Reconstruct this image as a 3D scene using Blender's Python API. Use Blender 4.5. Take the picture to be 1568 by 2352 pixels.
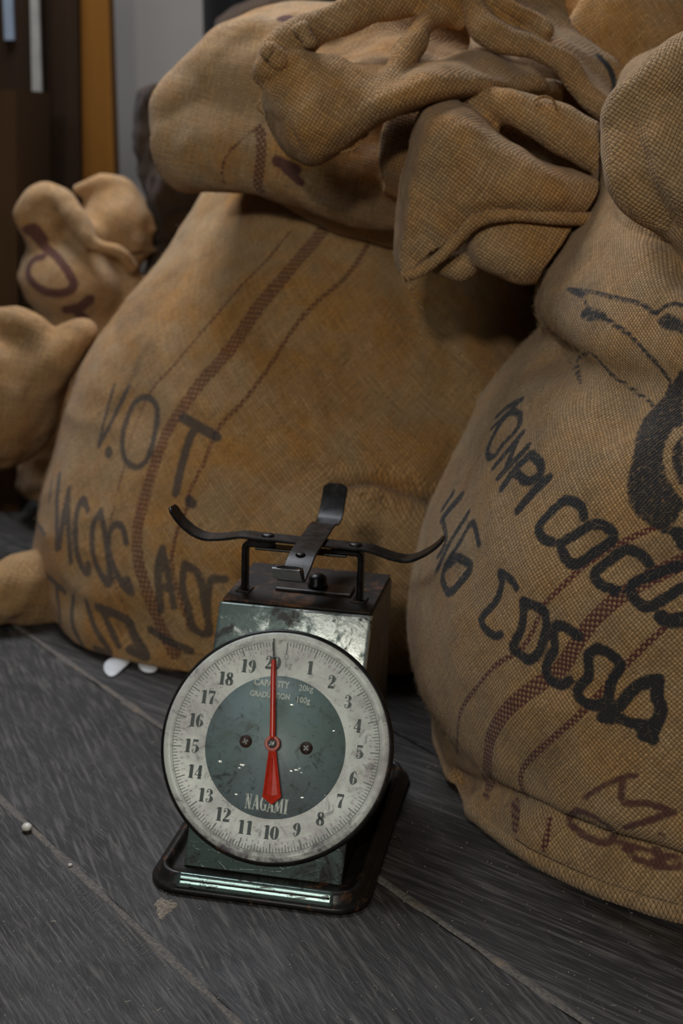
import bpy, math, random
import numpy as np
from mathutils import Vector, Matrix
from mathutils.bvhtree import BVHTree

# ------------------------------------------------------------------ clean
for o in list(bpy.data.objects):
    bpy.data.objects.remove(o)
S = bpy.context.scene
C = S.collection
rnd = random.Random(7)

# ------------------------------------------------------------------ camera
FPX, PITCH, ROLL, CAMH = 3267.0, 0.2652, 0.0383, 0.6476
fw = np.array([0, math.cos(PITCH), -math.sin(PITCH)])
_rt = np.array([1.0, 0, 0]); _up = np.cross(_rt, fw)
rt = math.cos(ROLL) * _rt + math.sin(ROLL) * _up
up = -math.sin(ROLL) * _rt + math.cos(ROLL) * _up
CAM = np.array([0, 0, CAMH])
cd = bpy.data.cameras.new('camera')
cam = bpy.data.objects.new('camera', cd); C.objects.link(cam)
m = Matrix.Identity(4)
for i in range(3):
    m[i][0], m[i][1], m[i][2], m[i][3] = rt[i], up[i], -fw[i], CAM[i]
cam.matrix_world = m
cd.sensor_fit = 'HORIZONTAL'; cd.sensor_width = 24.0
cd.lens = FPX / 1568 * 24.0
cd.clip_start = 0.05
cd.dof.use_dof = True; cd.dof.focus_distance = 1.17; cd.dof.aperture_fstop = 5.6
S.camera = cam

# ------------------------------------------------------------------ light
w = bpy.data.worlds.new('World'); S.world = w; w.use_nodes = True
bg = w.node_tree.nodes['Background']
bg.inputs[0].default_value = (0.70, 0.74, 0.85, 1); bg.inputs[1].default_value = 0.04

def area(name, loc, target, sx, sy, power, col):
    l = bpy.data.lights.new(name, 'AREA'); l.shape = 'RECTANGLE'; l.size = sx; l.size_y = sy
    l.energy = power; l.color = col
    o = bpy.data.objects.new(name, l); C.objects.link(o)
    o.location = loc
    o.rotation_euler = (Vector(target) - Vector(loc)).to_track_quat('-Z', 'Y').to_euler()
    return o
# small ceiling lamp behind and left of the viewer, window light from front left, soft cool light from above
area('key_lamp', (-0.42, -1.1, 1.45), (0.0, 1.4, 0.25), 0.14, 0.14, 18, (1.0, 0.92, 0.80))
area('window_light', (-0.98, -0.85, 1.55), (-0.05, 1.2, 0.2), 0.6, 0.5, 11, (0.95, 1.0, 0.96))
area('skylight', (-0.45, 2.25, 1.75), (0.1, 1.5, 0.3), 0.9, 0.6, 32, (0.88, 0.92, 1.0))
S.view_settings.view_transform = 'Standard'
S.view_settings.look = 'None'
S.view_settings.exposure = -0.08
S.view_settings.gamma = 1.0
S.view_settings.use_curve_mapping = False

# ------------------------------------------------------------------ helpers
def ray(px, py):
    return fw + rt * (px - 784) / FPX - up * (py - 1176) / FPX
def at(px, py, Y):                       # the point seen at (px,py) at world distance Y
    d = ray(px, py); return CAM + d * Y / d[1]
def atz(px, py, z=0.0):                  # the point seen at (px,py) at height z
    d = ray(px, py); return CAM + d * (z - CAMH) / d[2]

def tag(o, label=None, cat=None, group=None, kind=None):
    if label: o['label'] = label
    if cat: o['category'] = cat
    if group: o['group'] = group
    if kind: o['kind'] = kind
    return o

def mesh(name, V, F, mat=None, parent=None, smooth=True, uv=None, attrs=None):
    me = bpy.data.meshes.new(name)
    me.from_pydata([tuple(map(float, v)) for v in V], [], [tuple(map(int, f)) for f in F])
    me.update()
    if smooth:
        me.polygons.foreach_set('use_smooth', np.ones(len(me.polygons), dtype=bool))
    if uv is not None:
        l = me.uv_layers.new(name='UVMap')
        l.data.foreach_set('uv', np.asarray(uv, dtype=np.float32).ravel())
    if attrs:
        for k, a in attrs.items():
            at_ = me.attributes.new(k, 'FLOAT', 'POINT')
            at_.data.foreach_set('value', np.asarray(a, dtype=np.float32))
    o = bpy.data.objects.new(name, me); C.objects.link(o)
    if mat: me.materials.append(mat)
    if parent: o.parent = parent
    return o

def catmull(P, n):
    """resample control rows P (k,d) to n rows with a Catmull-Rom spline"""
    P = np.asarray(P, float); k = len(P)
    Q = np.vstack([2 * P[0] - P[1], P, 2 * P[-1] - P[-2]])
    t = np.linspace(0, k - 1, n); i = np.minimum(t.astype(int), k - 2); s = (t - i)[:, None]
    p0, p1, p2, p3 = Q[i], Q[i + 1], Q[i + 2], Q[i + 3]
    return 0.5 * ((2 * p1) + (-p0 + p2) * s + (2 * p0 - 5 * p1 + 4 * p2 - p3) * s**2 + (-p0 + 3 * p1 - 3 * p2 + p3) * s**3)

def _hash(i, j, k, seed):
    n = (i * 374761393 + j * 668265263 + k * 1274126177 + seed * 362437) & 0x7fffffff
    n = ((n ^ (n >> 13)) * 1103515245) & 0x7fffffff
    return ((n ^ (n >> 16)) & 0xffff) / 32767.5 - 1.0
def vnoise(P, scale, seed=0):
    P = np.asarray(P) * scale + 100
    i = np.floor(P).astype(np.int64); f_ = P - i; f_ = f_ * f_ * (3 - 2 * f_)
    r = 0
    for a in (0, 1):
        for b in (0, 1):
            for c in (0, 1):
                wgt = (f_[..., 0] if a else 1 - f_[..., 0]) * (f_[..., 1] if b else 1 - f_[..., 1]) * (f_[..., 2] if c else 1 - f_[..., 2])
                r = r + wgt * _hash(i[..., 0] + a, i[..., 1] + b, i[..., 2] + c, seed)
    return r

def segdist(V, A, B):
    """min distance of every vertex to the segments A[i]-B[i]"""
    out = np.full(len(V), 9.0)
    for a, b in zip(A, B):
        ab = b - a; L = ab @ ab
        mid = (a + b) / 2; rad = math.sqrt(L) / 2 + 0.06
        idx = np.nonzero(((V - mid)**2).sum(1) < rad * rad)[0]
        if not len(idx): continue
        q = V[idx] - a
        t = np.clip(q @ ab / max(L, 1e-12), 0, 1)
        d = np.linalg.norm(q - t[:, None] * ab, axis=1)
        out[idx] = np.minimum(out[idx], d)
    return out

# ---- node helpers
class NT:
    def __init__(s, name):
        s.m = bpy.data.materials.new(name); s.m.use_nodes = True
        s.t = s.m.node_tree; s.n = s.t.nodes; s.b = s.n['Principled BSDF']
    def new(s, t, **k):
        n = s.n.new(t)
        for a, v in k.items(): setattr(n, a, v)
        return n
    def link(s, a, b): s.t.links.new(a, b)
    def put(s, sock, v):
        if v is None: return
        if hasattr(v, 'is_output') or isinstance(v, bpy.types.NodeSocket): s.link(v, sock)
        else: sock.default_value = v
    def math(s, op, a, b=None, c=None, clamp=False):
        n = s.new('ShaderNodeMath', operation=op, use_clamp=clamp)
        s.put(n.inputs[0], a); s.put(n.inputs[1], b)
        if c is not None: s.put(n.inputs[2], c)
        return n.outputs[0]
    def mix(s, fac, a, b, mode='MIX'):
        n = s.new('ShaderNodeMix', data_type='RGBA', blend_type=mode)
        s.put(n.inputs[0], fac)
        for sk, v in ((n.inputs[6], a), (n.inputs[7], b)):
            if isinstance(v, tuple) and len(v) == 3: v = v + (1,)
            s.put(sk, v)
        return n.outputs[2]
    def noise(s, vec, scale, detail=3, rough=0.6, dist=0.0, dim='3D'):
        n = s.new('ShaderNodeTexNoise', noise_dimensions=dim)
        if vec is not None: s.link(vec, n.inputs['Vector'])
        n.inputs['Scale'].default_value = scale; n.inputs['Detail'].default_value = detail
        n.inputs['Roughness'].default_value = rough; n.inputs['Distortion'].default_value = dist
        return n.outputs['Fac']
    def ramp(s, fac, stops):
        n = s.new('ShaderNodeValToRGB'); s.link(fac, n.inputs[0])
        e = n.color_ramp.elements
        while len(e) < len(stops): e.new(0.5)
        for el, (p, c) in zip(e, stops):
            el.position = p
            el.color = (c, c, c, 1) if not isinstance(c, tuple) else (c + (1,) if len(c) == 3 else c)
        return n.outputs[0]
    def mapr(s, v, a, b, c=0.0, d=1.0):
        n = s.new('ShaderNodeMapRange'); s.link(v, n.inputs[0])
        for i, x in enumerate((a, b, c, d)): n.inputs[i + 1].default_value = x
        return n.outputs[0]
    def mapping(s, vec, rot=(0, 0, 0), scale=(1, 1, 1), loc=(0, 0, 0)):
        n = s.new('ShaderNodeMapping'); s.link(vec, n.inputs[0])
        n.inputs['Location'].default_value = loc; n.inputs['Rotation'].default_value = rot; n.inputs['Scale'].default_value = scale
        return n.outputs[0]
    def coord(s, which='Object'):
        return s.new('ShaderNodeTexCoord').outputs[which]
    def bump(s, h, strength, dist, normal=None):
        n = s.new('ShaderNodeBump'); s.link(h, n.inputs['Height'])
        n.inputs['Strength'].default_value = strength; n.inputs['Distance'].default_value = dist
        if normal is not None: s.link(normal, n.inputs['Normal'])
        return n.outputs[0]
    def attr(s, name):
        return s.new('ShaderNodeAttribute', attribute_name=name).outputs['Fac']
    def sep(s, v):
        n = s.new('ShaderNodeSeparateXYZ'); s.link(v, n.inputs[0]); return n.outputs
    def comb(s, x, y, z=0.0):
        n = s.new('ShaderNodeCombineXYZ'); s.put(n.inputs[0], x); s.put(n.inputs[1], y); s.put(n.inputs[2], z); return n.outputs[0]
    def set(s, **k):
        for a, v in k.items():
            sk = s.b.inputs[a.replace('_', ' ')]
            if isinstance(v, tuple) and len(v) == 3: v = v + (1,)
            s.put(sk, v)
        return s.m

def simple(name, col, rough=0.5, metal=0.0, var=0.15, scale=40, bump=0.0, rust=0.0, spec=0.5):
    t = NT(name); co = t.coord()
    n = t.noise(co, scale, 5, 0.65)
    dark = tuple(c * (1 - var * 2) for c in col); lite = tuple(min(1, c * (1 + var * 2)) for c in col)
    c = t.mix(t.mapr(n, .3, .7), dark, lite)
    if rust > 0:
        r_ = t.noise(co, scale * .6, 6, 0.75, 0.4)
        c = t.mix(t.mapr(r_, .66 - rust * .25, .72 - rust * .2), c, (0.10, 0.045, 0.02))
    t.set(Base_Color=c, Roughness=t.mapr(n, .2, .8, rough * .8, min(1, rough * 1.25)), Metallic=metal)
    t.b.inputs['Specular IOR Level'].default_value = spec
    if bump: t.set(Normal=t.bump(n, bump, 0.001))
    return t.m

JUTE = (0.43, 0.272, 0.135)
def burlap(name, yarn=0.0031, ang=0.0, base=JUTE, use_uv=True, blackcol=(0.022, 0.024, 0.027), redcol=(0.085, 0.018, 0.022),
           orange=0.5, grey=0.5, weave=1.0, stretch=1.0):
    t = NT(name); ob = t.coord('Object')
    if use_uv:
        v = t.new('ShaderNodeUVMap', uv_map='UVMap').outputs[0]
    else:
        v = ob
    # gentle wander of the yarns
    wn = t.new('ShaderNodeTexNoise'); t.link(ob, wn.inputs['Vector']); wn.inputs['Scale'].default_value = 14; wn.inputs['Detail'].default_value = 2
    sub = t.new('ShaderNodeVectorMath', operation='SUBTRACT'); t.link(wn.outputs['Color'], sub.inputs[0]); sub.inputs[1].default_value = (.5, .5, .5)
    sc = t.new('ShaderNodeVectorMath', operation='SCALE'); t.link(sub.outputs[0], sc.inputs[0]); sc.inputs['Scale'].default_value = 0.012
    ad = t.new('ShaderNodeVectorMath', operation='ADD'); t.link(v, ad.inputs[0]); t.link(sc.outputs[0], ad.inputs[1])
    k = 1.0 / yarn
    def cell(vec):
        x, y, _ = t.sep(vec)
        fx = t.math('SUBTRACT', t.math('FRACT', x), .5); fy = t.math('SUBTRACT', t.math('FRACT', y), .5)
        par = t.math('FLOORED_MODULO', t.math('ADD', t.math('FLOOR', x), t.math('FLOOR', y)), 2.0)
        def over(a, b):
            q = t.math('SUBTRACT', 1.0, t.math('MULTIPLY', t.math('MULTIPLY', a, a), 4.6))
            return t.math('MULTIPLY', q, t.math('COSINE', t.math('MULTIPLY', b, 2.7)))
        h1, h2 = over(fx, fy), over(fy, fx)
        h = t.math('ADD', t.math('MULTIPLY', h1, t.math('SUBTRACT', 1.0, par)), t.math('MULTIPLY', h2, par))
        s1 = t.noise(t.mapping(vec, scale=(1.0, .10, 1)), 1.0, 2, .7)
        s2 = t.noise(t.mapping(vec, scale=(.10, 1.0, 1), loc=(31, 7, 0)), 1.0, 2, .7)
        st = t.math('ADD', t.math('MULTIPLY', s1, t.math('SUBTRACT', 1.0, par)), t.math('MULTIPLY', s2, par))
        return h, par, st
    if use_uv:
        h, par, st = cell(t.mapping(ad.outputs[0], rot=(0, 0, ang), scale=(k, k * stretch, k)))
    else:
        x, y, z = t.sep(ad.outputs[0])
        nn = t.sep(t.new('ShaderNodeNewGeometry').outputs['Normal'])
        az = t.math('ABSOLUTE', nn[2]); ax = t.math('ABSOLUTE', nn[0]); ay = t.math('ABSOLUTE', nn[1])
        A = cell(t.mapping(t.comb(x, z), rot=(0, 0, ang), scale=(k, k, 1)))
        B = cell(t.mapping(t.comb(x, y), rot=(0, 0, ang), scale=(k, k, 1)))
        D = cell(t.mapping(t.comb(y, z), rot=(0, 0, ang), scale=(k, k, 1)))
        selz = t.math('GREATER_THAN', az, t.math('MULTIPLY', ay, 1.2))
        selx = t.math('GREATER_THAN', ax, t.math('MULTIPLY', ay, 1.6))
        def pick(i):
            q = t.math('ADD', t.math('MULTIPLY', A[i], t.math('SUBTRACT', 1.0, selz)), t.math('MULTIPLY', B[i], selz))
            return t.math('ADD', t.math('MULTIPLY', q, t.math('SUBTRACT', 1.0, selx)), t.math('MULTIPLY', D[i], selx))
        h, par, st = pick(0), pick(1), pick(2)
    big = t.noise(ob, 6.5, 5, .68, 1.0)
    mid = t.noise(ob, 22.0, 5, .65, .3)
    fine = t.noise(ob, 900.0, 3, .7)
    ora = tuple(b * f_ for b, f_ in zip(base, (1.02, .78, .40)))
    gry = tuple(b * f_ for b, f_ in zip(base, (.84, .98, 1.25)))
    c = t.mix(t.math('MULTIPLY', t.mapr(big, .40, .58), orange), base, ora)
    c = t.mix(t.math('MULTIPLY', t.mapr(mid, .40, .75), grey), c, gry)
    dirt = t.noise(ob, 9.0, 6, .7, .8)
    c = t.mix(t.math('MULTIPLY', t.mapr(dirt, .52, .74), .65), c, tuple(b * .38 for b in base))
    # yarn tone and the gaps between yarns
    c = t.mix(t.mapr(st, .25, .75), t.mix(1.0, c, (.62, .60, .56), 'MULTIPLY'), t.mix(1.0, c, (1.35, 1.33, 1.25), 'MULTIPLY'))
    gap = t.mapr(h, 0.0, .38, 1.0, 0.0)
    c = t.mix(t.math('MULTIPLY', gap, .88 * weave), c, tuple(b * .16 for b in base))
    slub = t.noise(t.mapping(ad.outputs[0] if use_uv else ob, rot=(0, 0, ang), scale=(60, 420, 60)), 1.0, 3, .6)
    c = t.mix(t.math('MULTIPLY', t.mapr(slub, .60, .8), .4), c, tuple(min(1, b * 1.6) for b in base))
    # woven stripe and printed ink
    sd = t.attr('stripe'); thr = t.math('MULTIPLY', t.math('SUBTRACT', mid, .5), .0025)
    sm = t.mapr(t.math('ADD', sd, thr), -.0004, .0006, 1.0, 0.0)
    sm = t.math('MULTIPLY', sm, t.mapr(par, .2, .8, 1.0, .38))
    c = t.mix(t.math('MULTIPLY', sm, .92), c, redcol)
    idd = t.attr('ink'); wob = t.math('ADD', t.math('MULTIPLY', t.math('SUBTRACT', t.noise(ob, 260, 3, .7), .5), .0045), t.math('MULTIPLY', gap, .0014))
    im = t.mapr(t.math('ADD', idd, wob), -.0007, .0009, 1.0, 0.0)
    im = t.math('MULTIPLY', im, t.mapr(t.noise(ob, 420, 3, .7), .26, .38, .65, 1.0))
    c = t.mix(t.math('MULTIPLY', im, t.attr('inkfade')), c, blackcol)
    pd = t.attr('purple')
    pm = t.mapr(t.math('ADD', pd, wob), -.0007, .0012, .85, 0.0)
    c = t.mix(pm, c, (.07, .022, .028))
    hh = t.math('ADD', t.math('MULTIPLY', h, .0009 * weave), t.math('MULTIPLY', fine, .0005))
    hh = t.math('ADD', hh, t.math('MULTIPLY', t.noise(ob, 60, 4, .6), .0022))
    nb = t.new('ShaderNodeBump'); t.link(hh, nb.inputs['Height']); nb.inputs['Strength'].default_value = .9; nb.inputs['Distance'].default_value = 1.0
    t.set(Base_Color=c, Roughness=.95, Normal=nb.outputs[0])
    t.b.inputs['Specular IOR Level'].default_value = .08
    t.b.inputs['Sheen Weight'].default_value = .12; t.b.inputs['Sheen Roughness'].default_value = .5
    t.b.inputs['Sheen Tint'].default_value = (.8, .85, .95, 1)
    return t.m

# ------------------------------------------------------------------ floor
PA = -0.6493                      # direction of the plank joints
gdir = np.array([math.sin(PA), math.cos(PA), 0]); gx = np.array([math.cos(PA), -math.sin(PA), 0])
AX, BX = 0.1838, 0.454            # where the two joints cross y = 0.6
PW = (BX - AX) * math.cos(PA)
U0 = np.array([AX, .6, 0]) @ gx   # across-plank coordinate of joint A
def floor_material():
    t = NT('worn_floor_boards'); ob = t.coord('Object')
    v = t.mapping(ob, rot=(0, 0, PA))          # x = across, y = along after rotation
    x, y, z = t.sep(v)
    idx = t.math('FLOOR', t.math('DIVIDE', t.math('SUBTRACT', x, U0), PW))   # -1 lower left, 0 middle, 1 right of joint B
    def streak(rot, sx, sy, sc=1.0, det=4, dist=.25, loc=(0, 0, 0)):
        return t.noise(t.mapping(t.mapping(ob, rot=(0, 0, rot), loc=loc), scale=(sx, sy, 1)), sc, det, .62, dist)
    lo = t.math('LESS_THAN', idx, -.5); hi = t.math('GREATER_THAN', idx, .5)
    def sel(a, b, c):   # lower, middle, upper
        m1 = t.math('SUBTRACT', 1.0, t.math('ADD', lo, hi))
        return t.math('ADD', t.math('ADD', t.math('MULTIPLY', a, lo), t.math('MULTIPLY', b, m1)), t.math('MULTIPLY', c, hi))
    A1, A2, A3 = GRAIN
    g1 = sel(streak(-A1, 330, 17), streak(-A2, 210, 15), streak(-A3, 190, 10, loc=(3, 1, 0)))
    g2 = sel(streak(-A1 + .12, 900, 30, loc=(1, 2, 0)), streak(-A2 - .25, 700, 26, loc=(1, 2, 0)), streak(-A3 + .08, 600, 20, loc=(1, 2, 0)))
    g3 = streak(-A2 + .9, 900, 26, loc=(5, 2, 0))
    patch = t.noise(ob, 6, 4, .6); patch2 = t.noise(ob, 17, 4, .6, .5)
    base = t.mix(t.mapr(patch, .35, .7), (.019, .0175, .0165), (.034, .031, .029))
    lite = t.mix(patch2, (.080, .073, .067), (.140, .128, .116))
    m1 = t.math('MULTIPLY', t.mapr(g1, .50, .66), t.mapr(patch2, .2, .6, .35, .95))
    m2 = t.math('MULTIPLY', t.mapr(g2, .54, .66), .75)
    m3 = t.math('MULTIPLY', t.mapr(g3, .66, .76), t.mapr(t.noise(ob, 9, 2, .5), .56, .66, 0, .6))
    c = t.mix(m1, base, lite); c = t.mix(m2, c, lite); c = t.mix(m3, c, lite)
    c = t.mix(t.mapr(g1, .28, .44, .75, 0.0), c, (.009, .009, .010))
    brown = t.noise(ob, 30, 5, .7, .5)
    c = t.mix(t.mapr(brown, .66, .8, 0, .5), c, (.09, .06, .038))
    spk = t.noise(ob, 700, 2, .5)
    c = t.mix(t.mapr(spk, .76, .80), c, (.30, .29, .27))
    h = t.math('ADD', t.math('MULTIPLY', g1, .0016), t.math('MULTIPLY', g2, .0007))
    nb = t.new('ShaderNodeBump'); t.link(h, nb.inputs['Height']); nb.inputs['Strength'].default_value = .7; nb.inputs['Distance'].default_value = 1.0
    t.set(Base_Color=c, Roughness=t.mapr(patch2, .3, .7, .5, .72), Normal=nb.outputs[0])
    t.b.inputs['Specular IOR Level'].default_value = .35
    return t.m
def grain_angle(p, d):
    a = atz(*p); b = atz(p[0] + d[0] * 40, p[1] + d[1] * 40); q = b - a
    return -math.atan2(q[0], q[1])           # rotation that takes y onto the streak
GRAIN = [grain_angle((150, 2250), (1, 1.35)), grain_angle((200, 1750), (1, 2.0)), grain_angle((1300, 2180), (1, .42))]
# planks: one slab per plank with eased edges, a joint gap between
fm = floor_material()
V, F = [], []
L0, L1 = -3.0, 5.0
for k in range(-9, 12):
    a, b = U0 + k * PW + .0016, U0 + (k + 1) * PW - .0016
    prof = [(a, -.012), (a, -.0016), (a + .0016, 0), (b - .0016, 0), (b, -.0016), (b, -.012)]
    for L in (L0, L1):
        for (u, z) in prof:
            p = gx * u + gdir * L; V.append((p[0], p[1], z))
    s = len(V) - 12
    for q in range(5):
        F.append((s + q + 1, s + q, s + 6 + q, s + 7 + q))
s = len(V); V += [(-5, -3, -.012), (5, -3, -.012), (5, 5, -.012), (-5, 5, -.012)]; F.append((s, s + 1, s + 2, s + 3))
tag(mesh('floor', V, F, fm, smooth=False), kind='structure')

def joint_material():
    t = NT('gritty_joint_filler'); ob = t.coord()
    n = t.noise(ob, 260, 4, .7); b = t.noise(ob, 24, 3, .6)
    c = t.mix(t.mapr(n, .35, .65), (.062, .057, .053), (.16, .138, .115))
    c = t.mix(t.mapr(b, .58, .72), c, (.20, .15, .10))
    t.set(Base_Color=c, Roughness=.8, Normal=t.bump(n, .8, .001)); return t.m
jm = joint_material()
for i, k in enumerate((0, 1)):
    V, F = [], []
    N = 400
    for j in range(N):
        s_ = -.3 + 3.2 * j / (N - 1)
        c0 = gx * (U0 + k * PW + (.0026 if k else -.0008)) + gdir * s_
        wd = .0042 + .0010 * math.sin(j * .31 + i) + .0006 * math.sin(j * .9)
        for q in range(7):
            a = math.pi * q / 6
            p = c0 - gx * wd * math.cos(a); V.append((p[0], p[1], -.0005 + .0013 * math.sin(a) + .00015 * math.sin(j * 1.7 + q)))
    for j in range(N - 1):
        for q in range(6):
            F.append((j * 7 + q + 1, j * 7 + q, (j + 1) * 7 + q, (j + 1) * 7 + q + 1))
    tag(mesh('trim_%d' % (i + 1), V, F, jm), kind='structure')

# ------------------------------------------------------------------ back wall
t = NT('grey_plaster'); ob = t.coord()
n = t.noise(ob, 3, 4, .5)
t.set(Base_Color=t.mix(n, (.25, .225, .20), (.31, .285, .26)), Roughness=.85)
WY = 3.1
tag(mesh('wall_back', [(-3, WY, -.01), (3, WY, -.01), (3, WY, 2.6), (-3, WY, 2.6), (-3, WY + .1, -.01), (3, WY + .1, -.01), (3, WY + .1, 2.6), (-3, WY + .1, 2.6)],
     [(0, 1, 2, 3), (5, 4, 7, 6), (3, 2, 6, 7), (0, 4, 5, 1), (1, 5, 6, 2), (0, 3, 7, 4)], t.m, smooth=False), kind='structure')

def box(name, c, sx, sy, sz, mat, parent=None, bev=.002, R=None, seg=2):
    import bmesh
    bm = bmesh.new(); bmesh.ops.create_cube(bm, size=1)
    for v in bm.verts: v.co = Vector((v.co.x * sx, v.co.y * sy, v.co.z * sz))
    if bev: bmesh.ops.bevel(bm, geom=bm.edges[:], offset=bev, segments=seg, affect='EDGES', profile=.5)
    if R is not None: bmesh.ops.transform(bm, matrix=R, verts=bm.verts)
    for v in bm.verts: v.co += Vector(c)
    me = bpy.data.meshes.new(name); bm.to_mesh(me); bm.free()
    me.polygons.foreach_set('use_smooth', np.zeros(len(me.polygons), dtype=bool))
    me.materials.append(mat)
    o = bpy.data.objects.new(name, me); C.objects.link(o)
    if parent: o.parent = parent
    return o

def wood(name, a, b):
    t = NT(name); ob = t.coord()
    g = t.noise(t.mapping(ob, scale=(60, 60, 3)), 1, 5, .6, .4)
    t.set(Base_Color=t.mix(g, a, b), Roughness=.7); t.b.inputs['Specular IOR Level'].default_value = .12; return t.m
W_dark = wood('dark_brown_wood', (.012, .006, .003), (.034, .017, .007))
W_oran = wood('orange_brown_wood', (.13, .050, .006), (.21, .085, .012))
W_brow = wood('brown_wood', (.035, .017, .006), (.07, .036, .014))
W_pale = simple('pale_grey_metal', (.25, .24, .22), .5, 0, .1)
W_blue = simple('pale_blue_paint', (.17, .21, .27), .5, 0, .1)

def post(name, px0, px1, py_top, py_bot, Y, mat, depth=.05, zfix=None):
    """upright board seen between two image columns at distance Y; the point pairs are its top and bottom ends"""
    a = at(px0[0], py_top, Y); b = at(px1[0], py_top, Y); c = at(px1[1], py_bot, Y); d = at(px0[1], py_bot, Y)
    V = []
    for yy in (0, depth):
        for p in (a, b, c, d): V.append((p[0], p[1] + yy, p[2]))
    F = [(3, 2, 1, 0), (4, 5, 6, 7), (0, 1, 5, 4), (1, 2, 6, 5), (2, 3, 7, 6), (3, 0, 4, 7)]
    return mesh(name, V, F, mat, smooth=False)

def zfloor_row(px, Y):   # image row at which a vertical at distance Y meets the floor
    lo_, hi_ = 600, 6000
    for _ in range(40):
        m_ = (lo_ + hi_) / 2
        if at(px, m_, Y)[2] > 0: lo_ = m_
        else: hi_ = m_
    return lo_
r1 = zfloor_row(220, 2.75)
tag(post('wooden_post', (178, 196), (245, 285), -120, r1, 2.75, W_oran, .06), 'orange brown wooden post standing against the grey wall', 'post')
wb_ = tag(post('wooden_board', (92, 96), (176, 194), -120, r1, 2.72, W_dark, .04), 'dark brown wooden board standing left of the orange brown post', 'board')
dp_ = tag(post('door_panel', (-260, -240), (90, 94), -120, zfloor_row(30, 2.66), 2.66, W_dark, .03), 'dark panel at the left edge behind the brown wooden case', 'panel')
tag(post('metal_strip', (66, 74), (84, 96), -120, 232, 2.648, W_pale, .012), 'narrow pale grey strip').parent = dp_
tag(post('pale_strip', (2, 10), (24, 32), -120, 92, 2.648, W_blue, .012), 'short pale blue strip').parent = dp_
tag(post('wooden_case', (-300, -290), (36, 46), 205, zfloor_row(0, 2.30), 2.30, W_brow, .25), 'brown wooden case at the left edge, beside the purple marked sack', 'case')

# ------------------------------------------------------------------ cloth tools
def grid_normals(V):
    """V (nv,nu,3) closed in u"""
    du = np.roll(V, -1, 1) - np.roll(V, 1, 1)
    dv = np.empty_like(V); dv[1:-1] = V[2:] - V[:-2]; dv[0] = V[1] - V[0]; dv[-1] = V[-1] - V[-2]
    n = np.cross(du, dv); return n / np.maximum(np.linalg.norm(n, axis=2, keepdims=True), 1e-12)
def bvh_of(V, F): return BVHTree.FromPolygons([Vector(v) for v in V], [tuple(int(i) for i in f) for f in F])
def hit(bvh, px, py):
    d = Vector(ray(px, py)).normalized()
    h = bvh.ray_cast(Vector(CAM), d)
    return None if h[0] is None else np.array(h[0])
def trace(bvh, pts, step=6.0, smooth=True):
    """drop a traced line onto a surface: list of 3-D segments lying on the cloth"""
    P = np.array(pts, float)
    if smooth and len(P) > 2: P = catmull(P, len(P) * 6)
    out = [P[0]]
    for a, b in zip(P[:-1], P[1:]):
        n = max(1, int(np.hypot(*(b - a)) / step))
        for i in range(1, n + 1): out.append(a + (b - a) * i / n)
    Q = [hit(bvh, *q) for q in out]
    A, B = [], []
    for a, b in zip(Q[:-1], Q[1:]):
        if a is not None and b is not None and np.linalg.norm(a - b) < .03: A.append(a); B.append(b)
    return A, B
def fill(bvh, poly, step=5.0):
    """hatch a traced area onto a surface"""
    P = np.array(poly, float); A, B = [], []
    y = P[:, 1].min() + step / 2
    while y < P[:, 1].max():
        xs = []
        for (x0, y0), (x1, y1) in zip(P, np.roll(P, -1, 0)):
            if (y0 <= y) != (y1 <= y): xs.append(x0 + (y - y0) * (x1 - x0) / (y1 - y0))
        xs.sort()
        for a, b in zip(xs[::2], xs[1::2]):
            if b - a > step:
                q = trace(bvh, [(a + step / 2, y), (b - step / 2, y)], step, False); A += q[0]; B += q[1]
        y += step
    return A, B

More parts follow.
